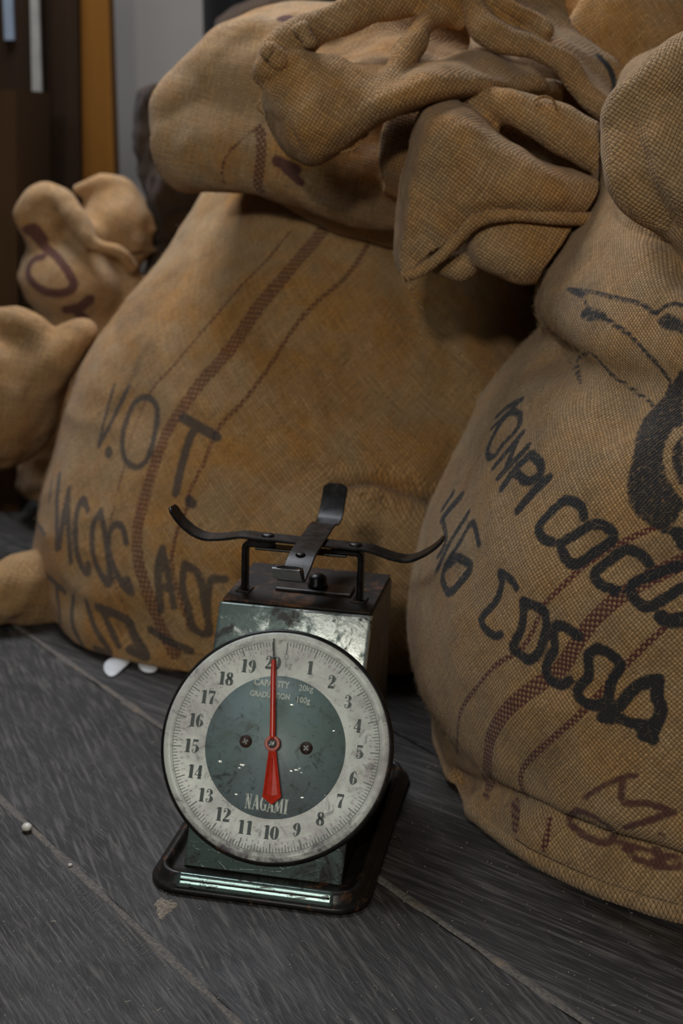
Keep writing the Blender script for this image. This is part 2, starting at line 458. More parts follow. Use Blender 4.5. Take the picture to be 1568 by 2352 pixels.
def loft(rings, nu=420, nv=330, disp=0.0, seed=1, creases=(), lumps=(), wr=0.0):
    """closed cloth body through elliptical rings (cx,cy,z,rx,ry,rot,square)"""
    R = catmull(rings, nv * 3)
    L = np.r_[0, np.cumsum(np.linalg.norm(np.diff(R[:, :5], axis=0), axis=1))]
    R = np.stack([np.interp(np.linspace(0, L[-1], nv), L, R[:, i]) for i in range(R.shape[1])], 1)
    u = np.linspace(0, 2 * np.pi, nu, endpoint=False) + np.pi / 2
    cu, su = np.cos(u), np.sin(u)
    e = (2 / np.maximum(R[:, 6], .3))[:, None]
    X_ = np.sign(cu) * np.abs(cu)**e * R[:, 3:4]; Y_ = np.sign(su) * np.abs(su)**e * R[:, 4:5]
    c, s = np.cos(R[:, 5])[:, None], np.sin(R[:, 5])[:, None]
    V = np.stack([R[:, 0:1] + X_ * c - Y_ * s, R[:, 1:2] + X_ * s + Y_ * c, np.repeat(R[:, 2:3], nu, 1)], 2)
    # uv in metres along the cloth
    du = np.linalg.norm(np.roll(V, -1, 1) - V, axis=2); k = np.argmax(du.sum(1))
    uu = np.r_[0, np.cumsum(du[k])]
    vv = np.r_[0, np.cumsum(np.linalg.norm(np.diff(V, axis=0), axis=2).mean(1))]
    if disp:
        N = grid_normals(V)
        V = V + N * (vnoise(V, 7, seed) * disp + vnoise(V, 16, seed + 1) * disp * .35)[..., None]
    if wr:
        N = grid_normals(V)
        V = V + N * ((1 - np.abs(vnoise(V * np.array([1, 1, 1.6]), 13, seed + 5)) * 2) * wr + vnoise(V, 45, seed + 6) * wr * .3)[..., None]
    F = grid_faces(nv, nu, True)
    for cr in list(creases):
        pts, amp, wid = cr[:3]
        flat = V.reshape(-1, 3)
        A, B = trace(bvh_of(flat, F), pts, 14)
        if not A: continue
        d = segdist(flat, A, B); N = grid_normals(V).reshape(-1, 3)
        flat = flat + N * (amp * np.exp(-(d / wid)**2))[:, None]
        V = flat.reshape(nv, nu, 3)
    for (c0, rad, amp) in lumps:
        N = grid_normals(V); d = np.linalg.norm((V - np.asarray(c0)) / np.asarray(rad), axis=2)
        V = V + N * (amp * np.exp(-d**2))[..., None]
    V[..., 2] = np.maximum(V[..., 2], .0012)
    return V, F, (uu, vv)
def grid_faces(nv, nu, wrap):
    J, I = np.meshgrid(np.arange(nv - 1), np.arange(nu if wrap else nu - 1), indexing='ij')
    I2 = (I + 1) % nu
    return np.stack([J * nu + I, J * nu + I2, (J + 1) * nu + I2, (J + 1) * nu + I], -1).reshape(-1, 4)
def loft_uv(nv, nu, uv):
    uu, vv = uv
    J, I = np.meshgrid(np.arange(nv - 1), np.arange(nu), indexing='ij')
    a = np.stack([uu[I], vv[J]], -1); b = np.stack([uu[I + 1], vv[J]], -1)
    c = np.stack([uu[I + 1], vv[J + 1]], -1); d = np.stack([uu[I], vv[J + 1]], -1)
    return np.stack([a, b, c, d], 2).reshape(-1, 2)

def ink_attrs(V, bvh, ink=(), stripe=(), purple=(), inkfill=(), purplefill=(), fade=1.0):
    V = np.asarray(V).reshape(-1, 3)
    out = {}
    for key, strokes, fills in (('ink', ink, inkfill), ('stripe', stripe, ()), ('purple', purple, purplefill)):
        d = np.full(len(V), 9.0)
        for pts, wpx in strokes:
            A, B = trace(bvh, pts)
            if A: d = np.minimum(d, segdist(V, A, B) - wpx)
        for poly in fills:
            A, B = fill(bvh, poly)
            if A: d = np.minimum(d, segdist(V, A, B) - .0017)
        out[key] = np.minimum(d, .05)
    out['inkfade'] = np.full(len(V), fade)
    return out

def finish(name, V, F, uv, mat, attrs, parent=None):
    nv, nu = V.shape[:2]
    fl = V.reshape(-1, 3); n = len(fl)
    o = mesh(name, fl, F, mat, parent, uv=loft_uv(nv, nu, uv), attrs=attrs)
    import bmesh
    bm = bmesh.new(); bm.from_mesh(o.data)
    bmesh.ops.holes_fill(bm, edges=[e for e in bm.edges if e.is_boundary]); bm.to_mesh(o.data); bm.free()
    return o

def push_out(V, bvh, margin=.005, reach=.4):
    """where one sack presses on another its cloth gives way"""
    sh = V.shape; P = V.reshape(-1, 3).copy()
    for i, p in enumerate(P):
        l, n_, k, d = bvh.find_nearest(Vector(p), reach)
        if l is not None and (Vector(p) - l).dot(n_) < margin: P[i] = np.array(l + n_ * margin)
    return P.reshape(sh)
def reparent(root):
    for ch in C.objects:
        if ch.parent == root: ch.matrix_parent_inverse = Matrix.Translation(-Vector(root.location))
def remeshed(name, pieces, voxel, mat, parent=None, smooth=6, disp=(), press=()):
    """fuse several overlapping cloth pieces (V,F) into one skin; disp = (scale, amp) noise layers"""
    V = np.vstack([p[0] for p in pieces]); F = []; off = 0
    for p in pieces:
        F += [tuple(int(i) + off for i in f) for f in p[1]]; off += len(p[0])
    o = mesh(name, V, F, None)
    md = o.modifiers.new('r', 'REMESH'); md.mode = 'VOXEL'; md.voxel_size = voxel
    if smooth:
        ms = o.modifiers.new('s', 'SMOOTH'); ms.factor = .5; ms.iterations = smooth
    bpy.context.view_layer.update()
    dg = bpy.context.evaluated_depsgraph_get(); me = bpy.data.meshes.new_from_object(o.evaluated_get(dg))
    old = o.data; bpy.data.objects.remove(o); bpy.data.meshes.remove(old)
    n = len(me.vertices); V = np.empty(n * 3, np.float32); me.vertices.foreach_get('co', V); V = V.reshape(-1, 3).astype(float)
    N = np.empty(n * 3, np.float32); me.vertices.foreach_get('normal', N); N = N.reshape(-1, 3)
    for k, (sc, am) in enumerate(disp):
        V = V + N * (vnoise(V, sc, 40 + k) * am)[:, None]
    for b_ in press: V = push_out(V, b_)
    V[:, 2] = np.maximum(V[:, 2], .0015)
    me.vertices.foreach_set('co', V.astype(np.float32).ravel()); me.update()
    me.name = name
    me.polygons.foreach_set('use_smooth', np.ones(len(me.polygons), dtype=bool))
    o = bpy.data.objects.new(name, me); C.objects.link(o); me.materials.append(mat)
    if parent: o.parent = parent
    F = [tuple(p.vertices) for p in me.polygons]
    return o, V, F
def set_attrs(o, attrs):
    for k, a in attrs.items():
        x = o.data.attributes.new(k, 'FLOAT', 'POINT'); x.data.foreach_set('value', np.asarray(a, np.float32))

def tube(P, R, n=24, seg=None, flat=1.0, upv=(0, 0, 1)):
    """closed tube along 3-D points P with radii R (flat: thickness ratio)"""
    P = np.asarray(P, float); R = np.asarray(R, float)
    seg = seg or len(P) * 10
    D = catmull(np.hstack([P, R[:, None]]), seg); P, R = D[:, :3], np.abs(D[:, 3])
    T = np.gradient(P, axis=0); T /= np.linalg.norm(T, axis=1, keepdims=True)
    a = np.cross(T, np.asarray(upv, float)); a /= np.maximum(np.linalg.norm(a, axis=1, keepdims=True), 1e-9)
    b = np.cross(a, T)
    th = np.linspace(0, 2 * np.pi, n, endpoint=False)
    V = P[:, None] + R[:, None, None] * (a[:, None] * np.cos(th)[None, :, None] * flat + b[:, None] * np.sin(th)[None, :, None])
    F = [tuple(f) for f in grid_faces(seg, n, True)]
    V = V.reshape(-1, 3)
    F.append(tuple(range(n - 1, -1, -1))); F.append(tuple(range((seg - 1) * n, seg * n)))
    return V, F
def ptube(pts, n=24, flat=1.0, seg=None, upv=(0, 0, 1)):
    """pts: (px, py, Y, radius)"""
    return tube([at(a, b, y) for a, b, y, r_ in pts], [p[3] for p in pts], n, seg, flat, upv)
def blob(c, r, rot=None):
    nu, nv = 32, 20
    th = np.linspace(0, 2 * np.pi, nu, endpoint=False); ph = np.linspace(.02, np.pi - .02, nv)
    V = np.stack([np.outer(np.sin(ph), np.cos(th)), np.outer(np.sin(ph), np.sin(th)), -np.outer(np.cos(ph), np.ones(nu))], 2).reshape(-1, 3) * np.asarray(r)
    if rot is not None: V = V @ np.array(Matrix.Rotation(rot[0], 3, rot[1]).transposed())
    F = [tuple(f) for f in grid_faces(nv, nu, True)] + [tuple(range(nu - 1, -1, -1)), tuple(range((nv - 1) * nu, nv * nu))]
    return V + np.asarray(c), F
def patch(rows, thick=.004, nr=60, nc=60):
    """thick sheet of cloth through rows of control points (px,py,Y)"""
    G = np.array([[at(*p) for p in r_] for r_ in rows])
    k, l = G.shape[:2]
    H = catmull(G.reshape(k, -1), nr).reshape(nr, l, 3)
    H = catmull(H.transpose(1, 0, 2).reshape(l, -1), nc).reshape(nc, nr, 3).transpose(1, 0, 2)
    du = np.gradient(H, axis=1); dv = np.gradient(H, axis=0); N = np.cross(du, dv); N /= np.maximum(np.linalg.norm(N, axis=2, keepdims=True), 1e-9)
    A, B = (H + N * thick / 2).reshape(-1, 3), (H - N * thick / 2).reshape(-1, 3)
    n = nr * nc; F = [tuple(f) for f in grid_faces(nr, nc, False)]
    F2 = [tuple(i + n for i in f[::-1]) for f in F]
    E_ = []
    ring = [i for i in range(nc)] + [r_ * nc + nc - 1 for r_ in range(1, nr)] + [(nr - 1) * nc + i for i in range(nc - 2, -1, -1)] + [r_ * nc for r_ in range(nr - 2, 0, -1)]
    for a, b in zip(ring, ring[1:] + ring[:1]): E_.append((b, a, a + n, b + n))
    return np.vstack([A, B]), F + F2 + E_
def empty(name, loc, rotz=0):
    o = bpy.data.objects.new(name, None); C.objects.link(o); o.location = loc; o.rotation_euler = (0, 0, rotz); o.empty_display_size = .05
    return o

# ------------------------------------------------------------------ right sack (printed COCOA)
def edge_x(px, py, Y): return at(px, py, Y)[0], at(px, py, Y)[2]
def rings_from(sil, cx, cy, ratio, rot=0.0, sq=2.1, Yof=None, cxf=None, cyf=None):
    """rings whose left edge passes through the traced outline points"""
    out = []
    for px, py in sil:
        x, z = edge_x(px, py, cy if Yof is None else Yof(py))
        c_ = cx if cxf is None else cxf(z); cc = cy if cyf is None else cyf(z)
        out.append((c_, cc, z, c_ - x, (c_ - x) * ratio, rot, sq))
    return out
sil4 = [(1500, 120), (1455, 205), (1418, 290), (1416, 350), (1400, 450), (1345, 540), (1290, 620), (1264, 700), (1262, 745), (1272, 800), (1205, 865), (1125, 960), (1062, 1080), (1003, 1200),
        (958, 1330), (945, 1450), (956, 1560)]
r4 = []
for px, py in sil4:
    x, z = edge_x(px, py, 1.40)
    k = max(0.0, min(1.0, (z - .28) / .42))
    cx_ = .455 - .02 * k; cy_ = 1.43 + .05 * k
    r4.append((cx_, cy_, z, cx_ - x, (.385 - .14 * k**1.2) if z > .0 else .36, 0, 2.15))
zl = r4[-1][2]
r4 += [(.455, 1.43, .055, .352, .375, 0, 2.15), (.455, 1.43, .022, .345, .372, 0, 2.15), (.455, 1.43, .003, .333, .362, 0, 2.15), (.455, 1.43, .002, .2, .2, 0, 2.1), (.455, 1.43, .002, .01, .01, 0, 2.1)]
t0 = r4[0]
r4 = [(.44, 1.48, t0[2] + .045, .004, .004, 0, 2), (.44, 1.48, t0[2] + .043, .06, .06, 0, 2), (.44, 1.48, t0[2] + .03, .10, .12, 0, 2)] + r4
r4 = r4[::-1]
cre4 = [
    ([(1445, 330), (1450, 420), (1500, 520), (1568, 620)], -.022, .016),
    ([(1432, 250), (1470, 330), (1510, 420), (1560, 500)], .014, .028),
    ([(1270, 800), (1330, 850), (1390, 900), (1420, 960)], -.012, .030),
    ([(1268, 700), (1330, 760), (1400, 830)], .010, .035),
    ([(1040, 1790), (1110, 1815), (1200, 1850), (1300, 1890), (1400, 1935), (1568, 1985)], -.013, .011),
    ([(1060, 1850), (1150, 1900), (1260, 1960), (1400, 2030), (1568, 2080)], .007, .018),
    ([(1180, 1660), (1300, 1740), (1420, 1830)], .004, .03),
    ([(1100, 1120), (1160, 1200), (1230, 1300)], .004, .03),
    ([(1290, 1850), (1400, 1870), (1568, 1930)], .004, .012),
    ([(1410, 1550), (1490, 1520), (1568, 1560)], -.004, .018),
]
V, F, uv = loft(r4, nu=560, nv=420, disp=.0055, seed=3, creases=cre4, wr=.0016)
b4 = bvh_of(V.reshape(-1, 3), F)
def c5(u, v): return (940 + u / 2.497, 600 + v / 2.497)
def c6(u, v): return (940 + u / 2.471, 1400 + v / 2.471)
def cA(u, v): return (1240 + u / 3.62, 600 + v / 3.62)
def st(f_, pts, wd): return ([f_(*p) for p in pts], wd)
wI = .0049
ink4 = [
    st(c5, [(640, 795), (570, 830), (500, 890)], wI * .9), st(c5, [(600, 840), (530, 900), (470, 960)], wI * .7),
    st(c5, [(635, 880), (590, 865), (520, 930), (450, 1070), (470, 1130), (545, 1040), (625, 950), (635, 880)], wI * .8),
    st(c5, [(485, 1180), (648, 985)], wI * .9), st(c5, [(615, 1030), (560, 1170)], wI * .9), st(c5, [(510, 1240), (680, 1060)], wI * .9),
    st(c5, [(530, 1300), (610, 1190), (700, 1105)], wI), st(c5, [(695, 1105), (755, 1170), (735, 1240), (670, 1262), (610, 1212)], wI),
    st(c5, [(620, 1430), (705, 1330), (800, 1240)], wI),
    st(c5, [(998, 1465), (985, 1410), (900, 1370), (810, 1440), (742, 1525), (765, 1590), (815, 1612)], wI),
    st(c5, [(1035, 1515), (950, 1570), (872, 1620), (895, 1700), (955, 1742), (1060, 1670), (1165, 1600), (1150, 1540), (1085, 1508), (1035, 1515)], wI),
    st(c5, [(1375, 1735), (1330, 1685), (1240, 1655), (1130, 1730), (1062, 1790), (1090, 1850), (1185, 1892)], wI),
    st(c5, [(1566, 1742), (1480, 1765), (1370, 1810), (1280, 1850), (1272, 1910), (1360, 1985), (1470, 1930), (1566, 1870)], wI),
    st(c5, [(1440, 2040), (1500, 2065), (1570, 2050)], wI * 1.3), st(c5, [(1540, 1560), (1570, 1620)], wI * 1.3),
    st(c5, [(300, 1345), (240, 1410), (185, 1480)], wI * 1.2), st(c5, [(250, 1330), (190, 1420)], wI),
    st(c5, [(155, 1775), (240, 1600), (340, 1440)], wI * .8), st(c5, [(190, 1480), (210, 1600), (160, 1700)], wI * .7),
    st(c5, [(205, 1745), (290, 1610), (360, 1500), (400, 1625)], wI * .8),
    st(c5, [(285, 1700), (350, 1750), (300, 1830), (228, 1900), (192, 1840), (200, 1770), (270, 1700)], wI),
    st(c5, [(612, 1875), (585, 1830), (520, 1785), (528, 1860), (490, 1960), (412, 2050), (440, 2115), (490, 2150), (525, 2140)], wI * .85),
    ([(1200, 1381), (1235, 1395), (1250, 1405), (1254, 1437), (1248, 1465), (1238, 1497), (1215, 1516), (1190, 1500), (1177, 1486), (1190, 1460), (1201, 1425), (1200, 1381)], wI),
    ([(1330, 1463), (1305, 1445), (1284, 1436), (1271, 1447), (1273, 1490), (1254, 1530), (1262, 1560), (1290, 1573), (1308, 1562)], wI),
    ([(1373, 1489), (1350, 1503), (1352, 1530), (1350, 1556), (1326, 1584), (1335, 1608), (1368, 1622), (1395, 1604), (1405, 1565), (1424, 1527), (1400, 1502), (1373, 1489)], wI),
    ([(1383, 1647), (1418, 1625), (1458, 1580), (1498, 1562)], wI * 1.15), ([(1511, 1562), (1507, 1600), (1518, 1628), (1505, 1665), (1493, 1693)], wI * 1.2),
    ([(1400, 1632), (1440, 1658), (1486, 1665)], wI), ([(1383, 1642), (1402, 1652)], wI), ([(1472, 1688), (1500, 1700)], wI),
    st(cA, [(230, 230), (400, 250), (530, 280), (700, 320), (850, 360), (960, 430), (1030, 380), (1110, 355), (1187, 365)], .0022),
    st(cA, [(240, 240), (360, 310), (400, 400)], .0018), st(cA, [(540, 470), (650, 550), (740, 610), (830, 700), (930, 810), (1010, 900), (1070, 985)], .0021),
    st(cA, [(335, 1030), (320, 900), (305, 830), (350, 780), (430, 770), (520, 860), (600, 950), (720, 1030), (820, 1100), (900, 1160), (940, 1200)], .0018),
    st(cA, [(232, 235), (160, 320), (135, 450), (142, 600), (180, 720), (240, 830), (290, 930), (330, 1010)], .0008),
]
hole = []
fill4 = [
    [cA(*p) for p in [(1187, 870), (1110, 1010), (1085, 1010), (1045, 1090), (1010, 1160), (930, 1230), (850, 1320), (805, 1430), (775, 1600), (722, 1850), (740, 2000), (800, 2110), (900, 2180), (1010, 2250), (1080, 2270), (1110, 2180), (1187, 2040),
                      (1187, 1975), (1150, 1960), (1120, 1900), (1080, 1850), (1035, 1750), (1018, 1650), (1030, 1560), (1050, 1480), (1100, 1400), (1187, 1350)]],
    [cA(*p) for p in [(1187, 1440), (1150, 1480), (1115, 1550), (1098, 1650), (1112, 1750), (1150, 1830), (1187, 1890)]],
    [cA(*p) for p in [(325, 440), (380, 385), (470, 400), (560, 440), (520, 505), (430, 490), (350, 480)]],
    [cA(*p) for p in [(965, 490), (1050, 440), (1120, 460), (1187, 500), (1187, 600), (1080, 575), (1000, 540)]],
]
strip4 = [
    ([(1520, 1208), (1501, 1213), (1421, 1249), (1340, 1301), (1280, 1357), (1244, 1397), (1231, 1432), (1199, 1489), (1142, 1525), (1098, 1574), (1061, 1627), (1051, 1675), (1049, 1732)], .0024),
    ([(1568, 1289), (1461, 1345), (1390, 1398), (1340, 1453), (1288, 1534), (1223, 1582), (1167, 1627), (1130, 1683), (1120, 1744), (1122, 1800)], .0072),
    ([(1183, 1843), (1184, 1870), (1183, 1900)], .0055),
    ([(1527, 1441), (1446, 1517), (1341, 1631), (1264, 1700), (1207, 1756), (1195, 1797), (1210, 1830)], .0030),
    ([(1262, 1880), (1257, 1915), (1248, 1950)], .0032), ([(1114, 1821), (1120, 1835)], .003),
]
pur4 = [st(c6, [(990, 1070), (1100, 1000), (1220, 950), (1290, 945)], .0022), st(c6, [(1215, 960), (1210, 1090), (1350, 1100), (1500, 1150)], .0030),
        st(c6, [(1490, 1150), (1350, 1200), (1220, 1240)], .0030), st(c6, [(950, 1140), (905, 1200), (1000, 1285), (1130, 1325), (1160, 1260), (1050, 1180), (950, 1140)], .0034),
        st(c6, [(1215, 1345), (1300, 1420), (1400, 1458), (1545, 1462)], .0030), st(c6, [(1200, 1315), (1400, 1385), (1545, 1400)], .0022), st(c6, [(1400, 1370), (1430, 1425)], .0045),
        st(c6, [(1420, 1270), (1440, 1290)], .002)]
at4 = ink_attrs(V, b4, ink4, strip4, pur4, fill4, fade=.97)
M4 = burlap('jute_weave_front', .0032, .62, JUTE, True, orange=.28, grey=.9)
o4 = finish('burlap_sack', V, F, uv, M4, at4)
tag(o4, 'full tan burlap sack at the right edge with bold black COCOA lettering and maroon stripes', 'sack', 'burlap sacks')
V4, F4 = V.reshape(-1, 3), F

# rolled mouth of the right sack
M4b = burlap('jute_weave_mouth', .0032, .5, JUTE, False, orange=.25, grey=.8)
Yr = 1.30
pc = [ptube([(1700, 150, Yr + .05, .045), (1568, 165, Yr, .030), (1500, 205, Yr - .005, .026), (1455, 240, Yr, .023), (1440, 290, Yr + .01, .026), (1470, 370, Yr + .0, .036), (1530, 440, Yr - .01, .036), (1640, 520, Yr - .01, .034)], 28),
      patch([[(1440, 225, Yr + .03), (1490, 200, Yr), (1560, 190, Yr - .01), (1700, 180, Yr)],
             [(1425, 290, Yr + .03), (1480, 300, Yr - .03), (1560, 310, Yr - .045), (1700, 300, Yr - .03)],
             [(1440, 360, Yr + .03), (1500, 400, Yr - .035), (1570, 440, Yr - .06), (1700, 440, Yr - .06)],
             [(1475, 430, Yr + .04), (1530, 490, Yr - .01), (1580, 560, Yr - .03), (1700, 620, Yr - .05)]], .012)]
o, V_, F_ = remeshed('rolled_mouth', pc, .0030, M4b, o4, 8, ((22, .004), (60, .0012)))
set_attrs(o, ink_attrs(V_, bvh_of(V_, F_)))

# ------------------------------------------------------------------ left standing sack
sil1 = [(520, 410), (430, 480), (350, 600), (275, 690), (208, 775), (158, 880), (122, 990), (92, 1090), (74, 1160), (66, 1240), (72, 1310), (100, 1370)]
r1_ = []
for px, py in sil1:
    x, z = edge_x(px, py, 1.86)
    k = max(0, min(1, z / .56))
    cx_ = -.075 + .085 * k
    cy_ = 1.93 + .10 * k**1.5
    r1_.append((cx_, cy_, z, cx_ - x, (.345 - .135 * k**2.0), -.02, 2.15))
r1_ += [(-.075, 1.93, .035, .33, .345, 0, 2.15), (-.075, 1.93, .012, .32, .34, 0, 2.1), (-.075, 1.93, .003, .30, .33, 0, 2.1), (-.07, 1.93, .002, .2, .2, 0, 2.1), (-.07, 1.93, .002, .01, .01, 0, 2.1)]
a = r1_[0]
r1_ = [(a[0], a[1], a[2] + .03, .005, .005, 0, 2), (a[0], a[1], a[2] + .027, .12, .09, 0, 2)] + r1_
r1_ = r1_[::-1]
cre1 = [([(780, 1125), (860, 1118), (930, 1140), (1000, 1162), (1060, 1185)], -.034, .013),
        ([(700, 1230), (820, 1190), (960, 1230)], .020, .045),
        ([(700, 1040), (820, 1060), (960, 1100)], .010, .035),
        ([(620, 760), (720, 800), (850, 850), (1000, 900)], -.012, .05),
        ([(660, 900), (800, 960), (950, 1010)], .006, .04),
        ([(880, 480), (930, 640), (960, 760)], -.010, .03),
        ([(100, 1330), (200, 1400), (330, 1450), (450, 1490)], -.006, .02)]
V, F, uv = loft(r1_, nu=460, nv=320, disp=.008, seed=9, creases=cre1, wr=.002)
V = push_out(V, b4)
b1 = bvh_of(V.reshape(-1, 3), F)
def cL(u, v): return (u / 2.529, 880 + v / 2.529)
g = .0033
ink1 = [st(cL, [(665, 10), (610, 200), (570, 365)], g * .9), st(cL, [(748, 20), (660, 200), (572, 370)], g * 1.1), st(cL, [(628, 395), (634, 410)], g * 2),
        st(cL, [(830, 80), (770, 130), (715, 290), (722, 430), (790, 490), (860, 430), (905, 260), (912, 150), (875, 90), (830, 80)], g * 1.3),
        st(cL, [(1060, 200), (1150, 250), (1260, 315)], g * 1.9), st(cL, [(1140, 250), (1095, 340), (1050, 500), (1020, 640)], g * 1.8), st(cL, [(1100, 680), (1115, 700)], g * 2),
        st(cL, [(240, 700), (210, 790), (260, 880)], g), st(cL, [(300, 560), (285, 700)], g), st(cL, [(345, 530), (330, 700), (330, 960)], g * 1.6), st(cL, [(400, 610), (370, 760), (345, 960)], g * 1.3), st(cL, [(400, 620), (395, 800), (410, 1040)], g * 1.3),
        st(cL, [(510, 740), (480, 670), (445, 760), (440, 930), (470, 1060), (515, 1110), (510, 1050)], g * 1.4),
        st(cL, [(585, 740), (540, 830), (540, 990), (590, 1120), (640, 1165), (625, 1000), (600, 830), (585, 740)], g * 1.4),
        st(cL, [(735, 930), (710, 840), (665, 820), (630, 900), (640, 1010), (700, 1150), (765, 1220), (740, 1140)], g * 1.4),
        st(cL, [(942, 960), (915, 1100), (935, 1320)], g * 1.6), st(cL, [(942, 960), (975, 1100), (1010, 1300)], g * 1.4), st(cL, [(920, 1180), (990, 1200)], g),
        st(cL, [(1070, 1050), (1060, 1180), (1100, 1320)], g * 1.4), st(cL, [(1070, 1050), (1150, 1110), (1190, 1290), (1215, 1450), (1130, 1430), (1090, 1310)], g * 1.5),
        st(cL, [(1310, 1140), (1225, 1145), (1205, 1290), (1215, 1440)], g * 1.5),
        st(cL, [(200, 1040), (195, 1200), (235, 1390)], g * 1.3), st(cL, [(240, 1090), (310, 1150), (380, 1215), (330, 1180), (345, 1330), (350, 1450)], g * 1.3),
        st(cL, [(425, 1240), (420, 1400), (485, 1545), (390, 1520), (290, 1460)], g * 1.4), st(cL, [(500, 1265), (555, 1430), (640, 1565), (550, 1540)], g * 1.4), st(cL, [(590, 1320), (690, 1530)], g * 1.3),
        st(cL, [(565, 1300), (670, 1340), (750, 1390), (780, 1470), (850, 1590), (750, 1550)], g * 1.8), st(cL, [(870, 1430), (1000, 1510), (1110, 1555)], g * 1.5),
        ([(172, 885), (180, 870)], g)]
k1 = .0019
strip1 = [([(668, 530), (610, 600), (560, 650), (500, 720), (440, 790), (390, 850), (360, 880), (332, 927), (304, 999), (285, 1070), (265, 1149), (249, 1228), (249, 1295), (285, 1394), (330, 1490)], k1),
          ([(790, 440), (740, 530), (690, 590), (640, 650), (590, 710), (530, 800), (460, 880), (410, 950), (380, 1000), (350, 1080), (330, 1150), (315, 1220), (318, 1290), (335, 1350), (365, 1430), (400, 1500)], k1 * 4.4),
          ([(870, 500), (840, 570), (790, 640), (720, 700), (670, 760), (620, 840), (560, 920), (500, 985), (470, 1060), (440, 1120), (425, 1180), (400, 1240), (395, 1300), (415, 1380), (435, 1450)], k1 * 1.5),
          ([(1262, 745), (1210, 800), (1170, 850)], k1)]
at1 = ink_attrs(V, b1, ink1, strip1, fade=.78)
M1 = burlap('jute_weave_back', .0040, .75, JUTE, True, redcol=(.115, .042, .026), blackcol=(.035, .038, .042), orange=.9, grey=.5)
o1 = finish('burlap_sack', V, F, uv, M1, at1)
for k_ in range(9):
    x_, y_ = 828 + rnd.uniform(0, 45), 1128 + rnd.uniform(0, 22)
    hp = hit(b1, x_, y_)
    if hp is None: continue
    P_ = [hp + np.array([0, .004, 0])]; dr = np.array([rnd.uniform(-.012, .012), -.004, rnd.uniform(-.014, .004)])
    for q_ in range(1, 5): P_.append(hp + dr * q_ / 3 + np.array([rnd.uniform(-.003, .003), -.004, rnd.uniform(-.003, .003)]))
    v_, f_ = tube(P_, [.0006] * 5, 6, 20); oo = mesh('loose_thread', v_, f_, M1, o1); set_attrs(oo, ink_attrs(v_, bvh_of(v_, f_)))
tag(o1, 'full burlap sack behind the scale with faded V.O T lettering and brown stripes', 'sack', 'burlap sacks')
V1, F1 = V.reshape(-1, 3), F
M1b = burlap('jute_weave_corner', .0034, .3, JUTE, False, orange=.3, grey=.5)
e_ = [ptube([(190, 1380, 1.90, .07), (120, 1365, 1.83, .064), (72, 1352, 1.79, .055), (30, 1366, 1.76, .046), (-4, 1392, 1.74, .034), (-34, 1425, 1.73, .020)], 28, .85)]
for v_, f_ in e_: v_[:, 2] = np.maximum(v_[:, 2], .002)
o, V_, F_ = remeshed('sack_corner', e_, .004, M1b, o1, 6, ((25, .006), (60, .002)))
set_attrs(o, ink_attrs(V_, bvh_of(V_, F_), fade=.7))

# ------------------------------------------------------------------ upper sack lying on the left one, with its folded mouth
o2 = empty('burlap_sack', tuple(at(750, 440, 1.8)))
M2 = burlap('jute_weave_upper', .0034, .2, tuple(x * f_ for x, f_ in zip(JUTE, (1.02, 1.02, 1.05))), False, orange=1.0, grey=.9, redcol=(.09, .03, .025))
M2f = burlap('jute_weave_folds', .0034, .55, JUTE, False, orange=.85, grey=.5)
body = [ptube([(415, 285, 1.86, .030), (450, 290, 1.85, .060), (530, 278, 1.84, .088), (620, 255, 1.83, .112), (760, 268, 1.83, .130), (900, 300, 1.83, .142), (1050, 330, 1.84, .145), (1230, 340, 1.86, .13)], 40),
        ptube([(400, 330, 1.80, .04), (500, 340, 1.77, .055), (620, 355, 1.75, .06), (760, 375, 1.73, .062), (880, 410, 1.72, .06), (960, 440, 1.72, .05)], 30),
        ptube([(630, 90, 1.79, .035), (540, 145, 1.79, .038), (440, 245, 1.80, .042), (420, 330, 1.80, .036)], 24),
        ptube([(900, 330, 1.66, .06), (1050, 360, 1.64, .07), (1250, 360, 1.64, .07)], 24)]
o, V_, F_ = remeshed('sack_body', body, .0048, M2, o2, 16, ((9, .013), (24, .005), (60, .001)), (b1, b4))
bb = bvh_of(V_, F_)
set_attrs(o, ink_attrs(V_, bb, stripe=[([(598, 300), (600, 350), (592, 420), (600, 440)], .0062), ([(618, 270), (560, 315), (520, 360), (510, 400), (520, 430)], .0016)],
                       purple=[([(635, 370), (680, 390)], .0065), ([(655, 390), (690, 420)], .005), ([(650, 40), (668, 44)], .008)]))
Yf = 1.52
